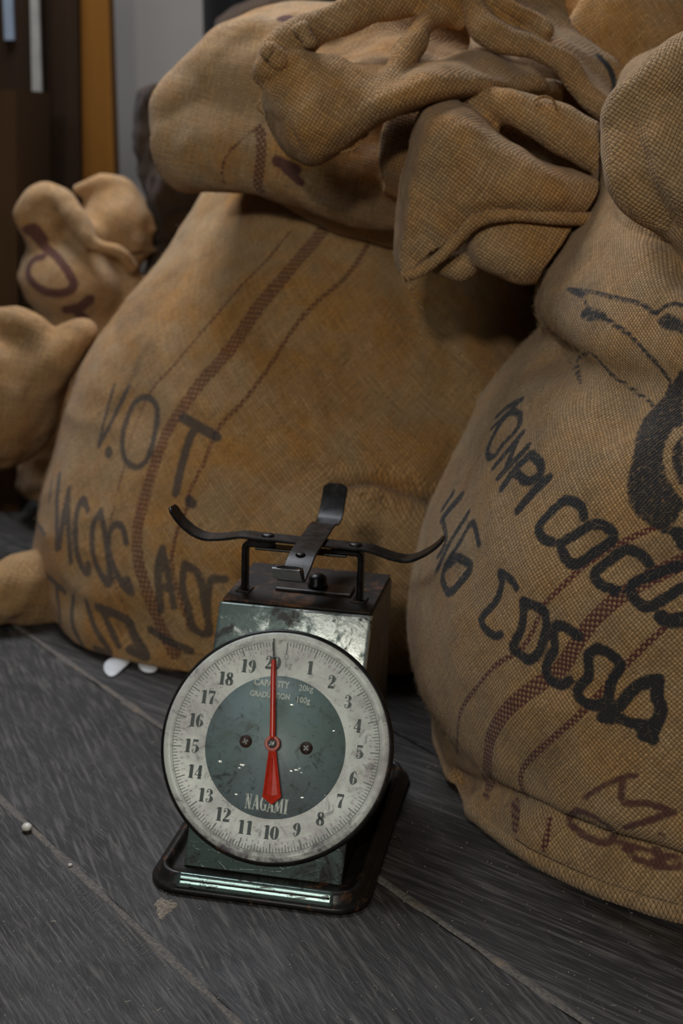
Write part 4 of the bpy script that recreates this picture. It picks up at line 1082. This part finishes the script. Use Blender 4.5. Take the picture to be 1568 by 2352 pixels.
Q = [(.0255, ZA + .0165), (.0275, ZA + .0140), (.0420, ZA - .0028), (.0445, ZA - .0040), (.0480, ZA - .0030), (.070, ZA + .0005), (.088, ZA + .0045), (.105, ZA + .0056), (.145, ZA + .0056), (.185, ZA + .0056), (.200, ZA + .0040), (.215, ZA + .0006), (.228, ZA + .0006), (.240, ZA + .0060), (.252, ZA + .0165), (.262, ZA + .0290)]
Q = [(.0300, ZA + .0120), (.0330, ZA + .0085), (.0410, ZA - .0020), (.0440, ZA - .0038), (.0490, ZA - .0030)] + Q[5:]
arm2 = strip_box([(XB + (y - .145) * -.02, y, z) for y, z in Q], .0245, .0026, STEEL_D, 'cross_arm', scale_root, (1, 0, 0))
tipm = simple('lit_polished_arm_end', (.20, .20, .20), .35, .5, .15, 200)  # polished steel end, its pale colour paints in the light it catches
lm('arm_end_face', [(XB - .0125, .0400, ZA - .0012), (XB + .0125, .0400, ZA - .0012), (XB + .0120, .0300, ZA + .0112), (XB - .0120, .0300, ZA + .0112),
                    (XB - .0125, .0385, ZA - .0022), (XB + .0125, .0385, ZA - .0022), (XB + .0120, .0283, ZA + .0102), (XB - .0120, .0283, ZA + .0102)],
   [(0, 1, 2, 3), (7, 6, 5, 4), (0, 4, 5, 1), (1, 5, 6, 2), (2, 6, 7, 3), (3, 7, 4, 0)], tipm, arm2)
for x in (-.036, .048):
    V, F = lathe([(.0062, 0), (.0060, .0012), (.0045, .0021), (.0015, .0024)], 20)
    mesh('rivet', [(a + x, b + yb(x), c + ZA + .0034) for a, b, c in V], F, STEEL_D, arm1)
V, F = lathe([(.0046, 0), (.0044, .0010), (.003, .0018)], 16)
mesh('rivet', [(a + XB, b + .088, c + ZA + .0058) for a, b, c in V], F, STEEL_D, arm2)

# ---- dial group: local frame x right, y up the face, z out of the face
DR, SCN, DRUM = .1, .1122, .0072
KD = 17.57
dial = empty('dial', (0, 0, 0)); dial.parent = scale_root
cen = fp(-.0012, SCN, DRUM)
Mx = Matrix(((1, 0, 0, cen[0]), (0, Sf[1], Nf[1], cen[1]), (0, Sf[2], Nf[2], cen[2]), (0, 0, 0, 1)))
dial.matrix_local = Mx @ Matrix.Diagonal((1.022, 1.012, 1, 1))
# drum first: the black case whose flange shows round the face
V, F = lathe([(.086, -DRUM - .001), (.0985, -DRUM - .001), (.1020, -DRUM + .0005), (.1035, -.0055), (.1032, -.0035), (.1018, -.0020), (.0995, -.0016), (.090, -.0016)], 128)
mesh('dial_case', V, F, BLACKEN, dial)
V, F = lathe([(.094, -.0018), (.0993, -.0018), (.1000, -.0012), (.0998, -.0004), (.0985, .0004), (.0960, .0009), (.0938, .0008), (.0928, .0003), (.0920, 0), (.060, 0), (.003, 0)], 128)
face = mesh('dial_face', V, F, WHITE, dial)
V, F = lathe([(.0622, .00002), (.0622, .00016), (.003, .00016)], 128)
mesh('dial_centre', [(x + .0, y - .001, z) for x, y, z in V], F, DISC, dial)

def ribbons(glyph, cx, cy, h, asp, z, Vs, Fs, bold=1.0):
    """glyph: list of strokes; each stroke a list of (x,y,w); y 0..1, x in the same unit"""
    for stv in glyph:
        P = np.array([(p[0], p[1], p[2]) for p in stv], float)
        if len(P) > 2: P = catmull(P, len(P) * 6)
        T = np.gradient(P[:, :2], axis=0); T /= np.maximum(np.linalg.norm(T, axis=1, keepdims=True), 1e-9)
        Nn = np.stack([-T[:, 1], T[:, 0]], 1) * (P[:, 2:3] * np.where(P[:, 2:3] > .1, bold, 1.0)) / 2
        A = P[:, :2] + Nn; B = P[:, :2] - Nn; s_ = len(Vs)
        for a, b in zip(A, B):
            Vs.append((cx + (a[0] - .3) * h * asp, cy + (a[1] - .5) * h, z)); Vs.append((cx + (b[0] - .3) * h * asp, cy + (b[1] - .5) * h, z))
        for i in range(len(P) - 1): Fs.append((s_ + 2 * i + 1, s_ + 2 * i + 3, s_ + 2 * i + 2, s_ + 2 * i))
def ell(cx, cy, rx, ry, thin, thick, a0=0, a1=360, n=22):
    out = []
    for i in range(n + 1):
        a = math.radians(a0 + (a1 - a0) * i / n)
        out.append((cx + rx * math.cos(a), cy + ry * math.sin(a), thin + (thick - thin) * abs(math.cos(a))**1.4))
    return out
G = {
 '0': [ell(.3, .5, .195, .46, .05, .22)],
 '1': [[(.33, 0, .22), (.33, 1, .22)], [(.12, .025, .05), (.54, .025, .05)], [(.08, .88, .05), (.2, .92, .07), (.3, .975, .05)]],
 '2': [[(.17, .70, .20), (.12, .76, .16)], [(.10, .74, .06), (.12, .90, .06), (.30, .97, .06), (.46, .74, .22), (.38, .48, .16), (.2, .25, .08), (.08, .10, .05)], [(.06, .09, .17), (.50, .09, .17)], [(.53, .02, .05), (.55, .28, .03)]],
 '3': [[(.16, .74, .18), (.13, .80, .14)], [(.10, .78, .05), (.14, .92, .06), (.30, .97, .06), (.43, .76, .19), (.34, .56, .06), (.2, .53, .05)], [(.22, .53, .04), (.36, .51, .06), (.47, .27, .22), (.3, .03, .06), (.12, .08, .06), (.09, .22, .05)], [(.14, .26, .14), (.15, .20, .16)]],
 '4': [[(.40, 0, .20), (.40, 1, .20)], [(.40, .98, .06), (.04, .30, .05)], [(.02, .28, .06), (.58, .28, .06)], [(.24, .025, .05), (.56, .025, .05)]],
 '5': [[(.10, .92, .15), (.50, .92, .15)], [(.12, .98, .05), (.12, .50, .05)], [(.12, .50, .04), (.22, .58, .05), (.36, .57, .09), (.47, .30, .22), (.3, .03, .06), (.12, .08, .06), (.09, .22, .05)], [(.14, .25, .14), (.15, .19, .16)]],
 '6': [[(.46, .82, .16), (.44, .78, .16)], [(.46, .84, .05), (.42, .94, .06), (.30, .97, .06), (.16, .72, .18), (.13, .42, .21), (.18, .12, .14), (.30, .03, .05), (.46, .28, .19), (.40, .5, .10), (.30, .56, .05), (.22, .50, .04)]],
 '7': [[(.06, .91, .17), (.52, .91, .17)], [(.07, .98, .05), (.06, .68, .04)], [(.55, .94, .05), (.44, .66, .08), (.34, .40, .16), (.30, .0, .22)]],
 '8': [ell(.3, .75, .155, .21, .06, .16), ell(.3, .28, .19, .25, .06, .19), [(.17, .66, .14), (.3, .53, .20), (.43, .40, .14)]],
}
G['9'] = [[(.6 - x, 1 - y, w_) for x, y, w_ in s_] for s_ in G['6']]
def serif(x, y, w_=.26): return [(x - w_ / 2, y, .055), (x + w_ / 2, y, .055)]
L = {
 'N': [[(.12, 0, .06), (.12, 1, .06)], [(.12, 1, .2), (.48, 0, .2)], [(.48, 0, .06), (.48, 1, .06)], serif(.12, .03, .22), serif(.10, .97, .2), serif(.48, .97, .24)],
 'A': [[(.08, 0, .07), (.3, 1, .07)], [(.3, 1, .20), (.5, 0, .20)], [(.14, .3, .06), (.44, .3, .06)], serif(.08, .03, .22), serif(.5, .03, .24)],
 'G': [ell(.32, .5, .21, .46, .06, .18, 50, 325), [(.5, .05, .15), (.5, .42, .15)], serif(.46, .43, .28), [(.49, .7, .05), (.49, .97, .05)]],
 'M': [[(.05, 0, .06), (.05, 1, .06)], [(.06, 1, .18), (.28, .1, .18)], [(.28, .1, .06), (.5, 1, .06)], [(.55, 0, .16), (.55, 1, .16)], serif(.05, .03, .2), serif(.55, .03, .24), serif(.03, .97, .14), serif(.58, .97, .16)],
 'I': [[(.3, 0, .2), (.3, 1, .2)], serif(.3, .03, .34), serif(.3, .97, .34)],
}
def prism_ink(name, Vs, Fs, mat):
    o = mesh(name, Vs, Fs, mat, dial, False); return o
ZI = .00024
def polar(k, r_): a = math.radians(90 - k * KD); return r_ * math.cos(a), r_ * math.sin(a)
# the twenty big kilogram numerals, each a part
RN = .0745
for k in range(1, 21):
    Vs, Fs = [], []
    cx, cy = polar(k, RN)
    if k == 20: cy -= .0015
    s_ = str(k); h = .0118; adv = .0062
    for i, ch in enumerate(s_):
        ribbons(G[ch], cx + (i - (len(s_) - 1) / 2) * adv * 1.12, cy, h, 1.0, ZI, Vs, Fs, 1.22)
    prism_ink('numeral', Vs, Fs, INKG)
# graduations
Vs, Fs = [], []
for i in range(201):
    k = i / 10; a = math.radians(90 - k * KD)
    L_ = .0080 if i % 10 == 0 else (.0062 if i % 5 == 0 else (.0046 if i % 2 == 0 else .0036)); wd = .00042 if i % 10 == 0 else .00028
    if i == 0: L_ = .011
    r1_, r0_ = .0916, .0916 - L_
    ca, sa = math.cos(a), math.sin(a); s_ = len(Vs)
    for r_, q in ((r0_, -1), (r0_, 1), (r1_, 1), (r1_, -1)): Vs.append((r_ * ca - q * wd * sa, r_ * sa + q * wd * ca, ZI))
    Fs.append((s_, s_ + 3, s_ + 2, s_ + 1))
n = 360
for i in range(n):      # thin circle outside the ticks
    a = 2 * math.pi * i / n; b = 2 * math.pi * (i + 1) / n
    if 84 < math.degrees(a) < 104: continue
    s_ = len(Vs)
    for r_, q in ((.0915, a), (.0915, b), (.0919, b), (.0919, a)): Vs.append((r_ * math.cos(q), r_ * math.sin(q), ZI))
    Fs.append((s_, s_ + 3, s_ + 2, s_ + 1))
prism_ink('graduation_marks', Vs, Fs, INKT)

def text(name, body, x, y, size, mat, off=0.0, sx=1.0, shear=0, align='CENTER', parent=dial, rot=0, z=ZI):
    cu = bpy.data.curves.new(name, 'FONT'); cu.body = body; cu.size = size; cu.align_x = align; cu.align_y = 'CENTER'; cu.offset = off; cu.shear = shear; cu.resolution_u = 3
    o = bpy.data.objects.new(name, cu); C.objects.link(o); bpy.context.view_layer.update()
    me = bpy.data.meshes.new_from_object(o.evaluated_get(bpy.context.evaluated_depsgraph_get()))
    bpy.data.objects.remove(o)
    R_ = Matrix.Translation((x, y, z)) @ Matrix.Rotation(rot, 4, 'Z') @ Matrix.Diagonal((sx, 1, 1, 1)); me.transform(R_)
    me.name = name; me.materials.clear(); me.materials.append(mat)
    o = bpy.data.objects.new(name, me); C.objects.link(o); o.parent = parent; return o
def join_into(objs, name):
    """merge the little texts of one print into one mesh"""
    V, F = [], []
    for o in objs:
        s_ = len(V); V += [tuple(v.co) for v in o.data.vertices]; F += [tuple(i + s_ for i in p.vertices) for p in o.data.polygons]
    mat = objs[0].data.materials[0]; par = objs[0].parent
    for o in objs: bpy.data.objects.remove(o)
    return mesh(name, V, F, mat, par, False)
tt = []
for k in range(20):
    for j in (2, 4, 6, 8):
        x, y = polar(k + j / 10, .0838); tt.append(text('t', str(j), x, y, .0042, INKP, 0, .9, rot=math.radians(-(k + j / 10) * KD)))
join_into(tt, 'minor_numerals')
GREYI = simple('thin_grey_green_ink', (.16, .19, .15), .5)
join_into([text('t', '0', .0004, .0783, .0092, GREYI, -.00008, .8), text('t', 'kg', .0030, .0715, .0084, GREYI, -.00004, .9)], 'kilogram_mark')
ZC = .00040
join_into([text('t', 'CAPACITY', -.0098, .0535, .0078, INKW, .00026, .86, z=ZC), text('t', '20kg', .0212, .0525, .0078, INKW, 0, .88, z=ZC),
           text('t', 'GRADUATION', -.0100, .0432, .0070, INKW, .00018, .78, z=ZC), text('t', '100g', .0198, .0418, .0074, INKW, .0001, .90, z=ZC)], 'capacity_print')
Vs, Fs = [], []
for i, ch in enumerate('NAGAMI'):
    ribbons(L[ch], -.0170 + i * .0066 + (.0004 if ch == 'M' else 0) + (.0002 if i == 5 else 0), -.0500 - .0002 * i, .0128, .80 if ch != 'M' else .82, ZC, Vs, Fs)
prism_ink('maker_lettering', Vs, Fs, INKW)

# chips through to bright metal on the centre
CHIP = simple('bare_bright_metal', (.62, .62, .56), .3, .4, .1)
for (x, y, r_) in ((-.0265, -.0200, .0026), (-.0285, -.0225, .0014), (-.0465, -.0190, .0022), (.0215, -.0185, .0018), (.0170, -.0200, .0016), (.0240, -.0170, .0013), (.0260, -.0205, .0012), (-.0285, -.0455, .0016), (.0290, -.0415, .0016), (.0500, .0185, .0015), (.0105, .0370, .0022), (.0490, -.0370, .0010), (.029, .003, .0015)):
    Vs, Fs = [], []; s_ = 0; m_ = 11
    for i in range(m_):
        a = 2 * math.pi * i / m_; q = r_ * rnd.uniform(.35, .85); Vs.append((x + 1.25 * q * math.cos(a), y + .6 * q * math.sin(a), .00034 + .0001 * rnd.random()))
    Fs.append(tuple(range(s_, s_ + m_)))
    prism_ink('paint_chip', Vs, Fs, CHIP)

# screws of the face
def screw(x, y, r_, mat, parent, name='dial_screw', z0=.0002, slot_=0.0, cross=True):
    V, F = lathe([(r_ * 1.35, 0), (r_ * 1.3, .0006), (r_, .0007), (r_ * .95, .0015), (r_ * .7, .0021), (r_ * .3, .0023)], 28)
    o = mesh(name, [(a + x, b + y, c + z0) for a, b, c in V], F, mat, parent)
    for k in ((0, 1) if cross else (0,)):
        R_ = Matrix.Rotation(slot_ + k * math.pi / 2, 4, 'Z')
        box('screw_slot', (x, y, z0 + .0021), r_ * 1.3, r_ * .26, .0007, BLK, o, 0, R_)
    return o
screw(-.0262, .0008, .0042, RUST, dial, slot_=.4); screw(.0278, .0010, .0042, RUST, dial, slot_=.9)

# pointer
ptr = empty('pointer', (0, 0, 0)); ptr.parent = dial; ptr.location = (-.0015, .0015, 0); ptr.rotation_euler = (0, 0, math.radians(6.6))
ZP = .0050
V, F = tube([(0, .004, ZP), (0, .03, ZP), (0, .06, ZP), (0, .0735, ZP)], [.0026, .0025, .0023, .0018], 14, 40, upv=(1, 0, 0)); mesh('needle', V, F, REDP, ptr)
V, F = tube([(0, .0725, ZP), (0, .082, ZP), (0, .0925, ZP)], [.0007, .0006, .0004], 8, 12, upv=(1, 0, 0)); mesh('needle_tip', V, F, BLK, ptr)
kite = [(-.0032, -.006), (.0032, -.006), (.0082, -.046), (0, -.0525), (-.0082, -.046)]
ki = [(-.0010, -.010), (.0010, -.010), (.0050, -.044), (0, -.0485), (-.0050, -.044)]
V = [(x, y, ZP - .0008) for x, y in kite] + [(x, y, ZP + .0006) for x, y in kite] + [(x * .6 + a * .4, y * .6 + b * .4, ZP + .0012) for (x, y), (a, b) in zip(kite, ki)] + [(x, y, ZP + .0001) for x, y in ki]
F = [(4, 3, 2, 1, 0)]
for j in range(3):
    for i in range(5): F.append((j * 5 + i, j * 5 + (i + 1) % 5, (j + 1) * 5 + (i + 1) % 5, (j + 1) * 5 + i))
V += [(0, -.014, ZP + .0013), (0, -.045, ZP + .0013)]
F += [(15, 16, 20), (16, 17, 21, 20), (17, 18, 21), (18, 19, 21), (19, 15, 20, 21)]
mesh('counterweight_tail', V, F, REDP, ptr, False)
V, F = [], []
n, m_ = 40, 12
for i in range(n):
    a = 2 * math.pi * i / n
    for j in range(m_):
        b = 2 * math.pi * j / m_; R_ = .0054 + .0016 * math.cos(b); V.append((R_ * math.cos(a), R_ * math.sin(a), ZP + .0004 + .0014 * math.sin(b)))
for i in range(n):
    for j in range(m_): F.append((i * m_ + j, ((i + 1) % n) * m_ + j, ((i + 1) % n) * m_ + (j + 1) % m_, i * m_ + (j + 1) % m_))
mesh('hub_ring', V, F, PINKP, ptr)
V, F = lathe([(.0044, -.0045), (.0046, .0002), (.0042, .0010), (.0026, .0022), (.0010, .0026)], 28)
hs = mesh('hub_screw', [(x, y, z + ZP) for x, y, z in V], F, STEEL_E, ptr)
box('screw_slot', (0, 0, ZP + .0022), .0062, .0012, .0009, BLK, hs, 0, Matrix.Rotation(.6, 4, 'Z')); box('screw_slot', (0, 0, ZP + .0022), .0040, .0011, .0009, BLK, hs, 0, Matrix.Rotation(2.1, 4, 'Z'))

# ------------------------------------------------------------------ debris on the floor
PEB = simple('pale_stone', (.55, .53, .47), .4, 0, .12, 60)
def pebble(px, py, sx, sy, sz, mat, name, label, cat, rot=0.0, seed=0, z=0.0, group=None):
    p = atz(px, py, 0)
    V, F = blob((0, 0, 0), (1, 1, 1)); V = V * (1 + .16 * vnoise(V, 1.1, seed))[:, None] * np.array([sx, sy, sz])
    c_, s_ = math.cos(rot), math.sin(rot); V = np.stack([V[:, 0] * c_ - V[:, 1] * s_, V[:, 0] * s_ + V[:, 1] * c_, V[:, 2]], 1)
    V[:, 2] -= V[:, 2].min(); V += p + np.array([0, 0, z])
    return tag(mesh(name, V, F, mat), label, cat, group)
pebble(62, 1909, .0048, .0052, .0036, PEB, 'pebble', 'smooth white pebble on the floor joint, left of the scale', 'pebble', seed=4, z=.0006)
pebble(161, 1991, .0022, .0020, .0014, PEB, 'pebble', 'tiny pale pebble on the floor joint, between the white pebble and the scale', 'pebble', seed=5, z=.0006)
PAPER = simple('white_paper', (.66, .68, .70), .7, 0, .06, 60)
def scrap(pts, name, label, cat, mat, thick=.0016, Yo=None):
    """crumpled flake: outline on the floor given by image points with heights (px,py,z)"""
    P = np.array([atz(a, b, 0) + np.array([0, 0, z]) for a, b, z in pts]); c_ = P.mean(0)
    n = len(P); V = list(P) + [c_ + np.array([0, 0, .002])] + [p - np.array([0, 0, thick]) for p in P] + [c_ - np.array([0, 0, thick - .002])]
    F = []
    for i in range(n):
        j = (i + 1) % n; F += [(i, j, n), (n + 1 + j, n + 1 + i, 2 * n + 1), (j, i, n + 1 + i, n + 1 + j)]
    o = mesh(name, V, F, mat); md = o.modifiers.new('b', 'SUBSURF'); md.levels = md.render_levels = 2
    return tag(o, label, cat)
scrap([(230, 1532, .003), (255, 1520, .008), (282, 1522, .009), (310, 1524, .007), (284, 1540, .004), (266, 1556, .002), (246, 1560, .002)], 'paper_scrap', 'white crumpled scrap at the foot of the lettered sack, left one of two', 'scrap', PAPER)
scrap([(312, 1530, .006), (332, 1518, .011), (356, 1524, .011), (368, 1546, .004), (345, 1552, .003), (322, 1546, .003)], 'paper_scrap', 'white crumpled scrap at the foot of the lettered sack, right one of two', 'scrap', PAPER)
CH = simple('chipped_pale_filler', (.20, .165, .125), .85, 0, .4, 300, .9)
# worn chip near the tray corner: a low ragged mound of bare filler
p = atz(378, 2084, 0); V, F = [], []; n = 40
for j, (q, z) in enumerate(((1, -.0004), (.93, .0005), (.7, .0008), (.4, .0007), (.1, .0009))):
    for i in range(n):
        a = 2 * math.pi * i / n; r_ = q * (1 + .22 * math.sin(3 * a + .5) + .10 * math.sin(7 * a) + .07 * math.sin(13 * a + 1))
        V.append((p[0] + .0088 * r_ * math.cos(a), p[1] + .0155 * r_ * math.sin(a), z + .0002 * math.sin(i * 2.3 + j)))
for j in range(4):
    for i in range(n): F.append((j * n + i, j * n + (i + 1) % n, (j + 1) * n + (i + 1) % n, (j + 1) * n + i))
F.append(tuple(range(4 * n, 5 * n)))
tag(mesh('filler_lump', V, F, CH), 'pale brown chipped spot on the floor at the left front corner of the scale', 'lump')
# dust and straw crumbs, uncountable
V, F = [], []
CR = simple('dust_crumbs', (.42, .37, .30), .8, 0, .3, 500)
for k in range(520):
    p = atz(rnd.uniform(-60, 1600), rnd.uniform(1620, 2400), 0) if k < 430 else gx * (U0 + rnd.choice((0, 1)) * PW + rnd.uniform(-.004, .006)) + gdir * rnd.uniform(0, 1.1)
    a = rnd.uniform(0, 3.14); ln = rnd.choice((.0004, .0005, .0006, .0009, .0022 if k % 9 == 0 else .0007)); wd = rnd.uniform(.0002, .0004)
    s_ = len(V)
    for dx, dy in ((-ln, -wd), (ln, -wd), (ln, wd), (-ln, wd)):
        V.append((p[0] + dx * math.cos(a) - dy * math.sin(a), p[1] + dx * math.sin(a) + dy * math.cos(a), .0002))
    V.append((p[0], p[1], .0002 + wd * 1.6)); F += [(s_, s_ + 1, s_ + 4), (s_ + 1, s_ + 2, s_ + 4), (s_ + 2, s_ + 3, s_ + 4), (s_ + 3, s_, s_ + 4), (s_ + 3, s_ + 2, s_ + 1, s_)]
o = mesh('floor_crumbs', V, F, CR, smooth=False); tag(o, 'fine pale dust and straw crumbs scattered over the dark floor boards', 'crumbs', kind='stuff')

# fine scratches ground into the boards
SCR = simple('scratched_bare_board', (.115, .105, .095), .75, 0, .25, 400)
V, F = [], []
def scratch(p0, d0, ln, curv, wd):
    p = np.array(p0[:2], float); a = math.atan2(d0[1], d0[0]); n_ = 10; s_ = len(V)
    for i in range(n_ + 1):
        t_ = np.array([-math.sin(a), math.cos(a)]); wq = wd * math.sin(math.pi * (i + .4) / (n_ + .8))
        V.append((p[0] - t_[0] * wq, p[1] - t_[1] * wq, .00018)); V.append((p[0] + t_[0] * wq, p[1] + t_[1] * wq, .00018))
        p = p + np.array([math.cos(a), math.sin(a)]) * ln / n_; a += curv / n_
    for i in range(n_): F.append((s_ + 2 * i, s_ + 2 * i + 2, s_ + 2 * i + 3, s_ + 2 * i + 1))
for k in range(46):                       # fan of cross scratches beside the joint
    px = 165 + k * 4.6 + rnd.uniform(-3, 3); q0 = atz(px + 8, 1992 + (px - 160) * .93 + 8); q1 = atz(px - 45, 1992 + (px - 160) * .93 + rnd.uniform(40, 75))
    scratch(q0, (q1 - q0)[:2], np.linalg.norm(q1 - q0) * rnd.uniform(.35, 1.1), rnd.uniform(-.5, -.1), rnd.uniform(.00012, .0003))
for k in range(230):
    px, py = rnd.uniform(0, 1500), rnd.uniform(1640, 2350); q0 = atz(px, py)
    d_ = rnd.choice(((1, 1.7), (1, 1.1), (1, 2.4), (.3, -1))); q1 = atz(px + d_[0] * 20 + rnd.uniform(-5, 5), py + d_[1] * 20)
    scratch(q0, (q1 - q0)[:2], rnd.uniform(.008, .035), rnd.uniform(-.6, .6), rnd.uniform(.0001, .00028))
o = mesh('floor_scratches', V, F, SCR, smooth=False); tag(o, 'fine pale curved scratches ground into the dark floor boards', 'scratches', kind='stuff')

# loose jute fibres standing off the right sack
FIB = simple('jute_fibre', (.38, .27, .15), .8, 0, .2, 60)
def fibres(name, V0, F0, count, xr, yr, zr, parent, seed, size=(.003, .009), away=()):
    r_ = random.Random(seed); V, F = [], []; tries = 0; made = 0
    while made < count and tries < count * 30:
        tries += 1
        f_ = F0[r_.randrange(len(F0))]; a, b, c_ = V0[f_[0]], V0[f_[1]], V0[f_[2]]
        n_ = np.cross(b - a, c_ - a); l_ = np.linalg.norm(n_)
        if l_ < 1e-12: continue
        n_ = n_ / l_
        if not (xr[0] < a[0] < xr[1] and yr[0] < a[1] < yr[1] and zr[0] < a[2] < zr[1]): continue
        if n_ @ (CAM - a) < -.02: continue
        if any(b_.find_nearest(Vector(a), .016)[0] is not None for b_ in away): continue
        t_ = np.array([r_.gauss(0, 1) for _ in range(3)]); t_ -= (t_ @ n_) * n_; t_ /= np.linalg.norm(t_)
        ln = r_.uniform(*size); hgt = ln * r_.uniform(.1, .5); s_ = np.cross(n_, t_) * .00009
        bend = np.cross(n_, t_) * ln * r_.uniform(-.4, .4); k0 = len(V)
        for q in (0, .35, .7, 1.0):
            p = a + t_ * ln * q + n_ * (hgt * math.sin(q * 1.9) + .0002) + bend * q * q; wq = 1 - .6 * q
            V += [p - s_ * wq, p + s_ * wq, p + n_ * .00012 * wq]
        for q in range(3):
            k = k0 + q * 3; F += [(k, k + 1, k + 4, k + 3), (k + 1, k + 2, k + 5, k + 4), (k + 2, k, k + 3, k + 5)]
        made += 1
    return mesh(name, V, F, FIB, parent, False)
tag(fibres('loose_fibres', V4, F4, 9000, (-1, .42), (.9, 1.7), (.05, .75), o4, 3, away=(bvh_of(V1, F1),)), kind='stuff')
tag(fibres('loose_fibres', V1, F1, 3500, (-.5, .4), (1.4, 2.1), (.05, .6), o1, 4, (.004, .011), (b4,)), kind='stuff')
bpy.context.view_layer.update()
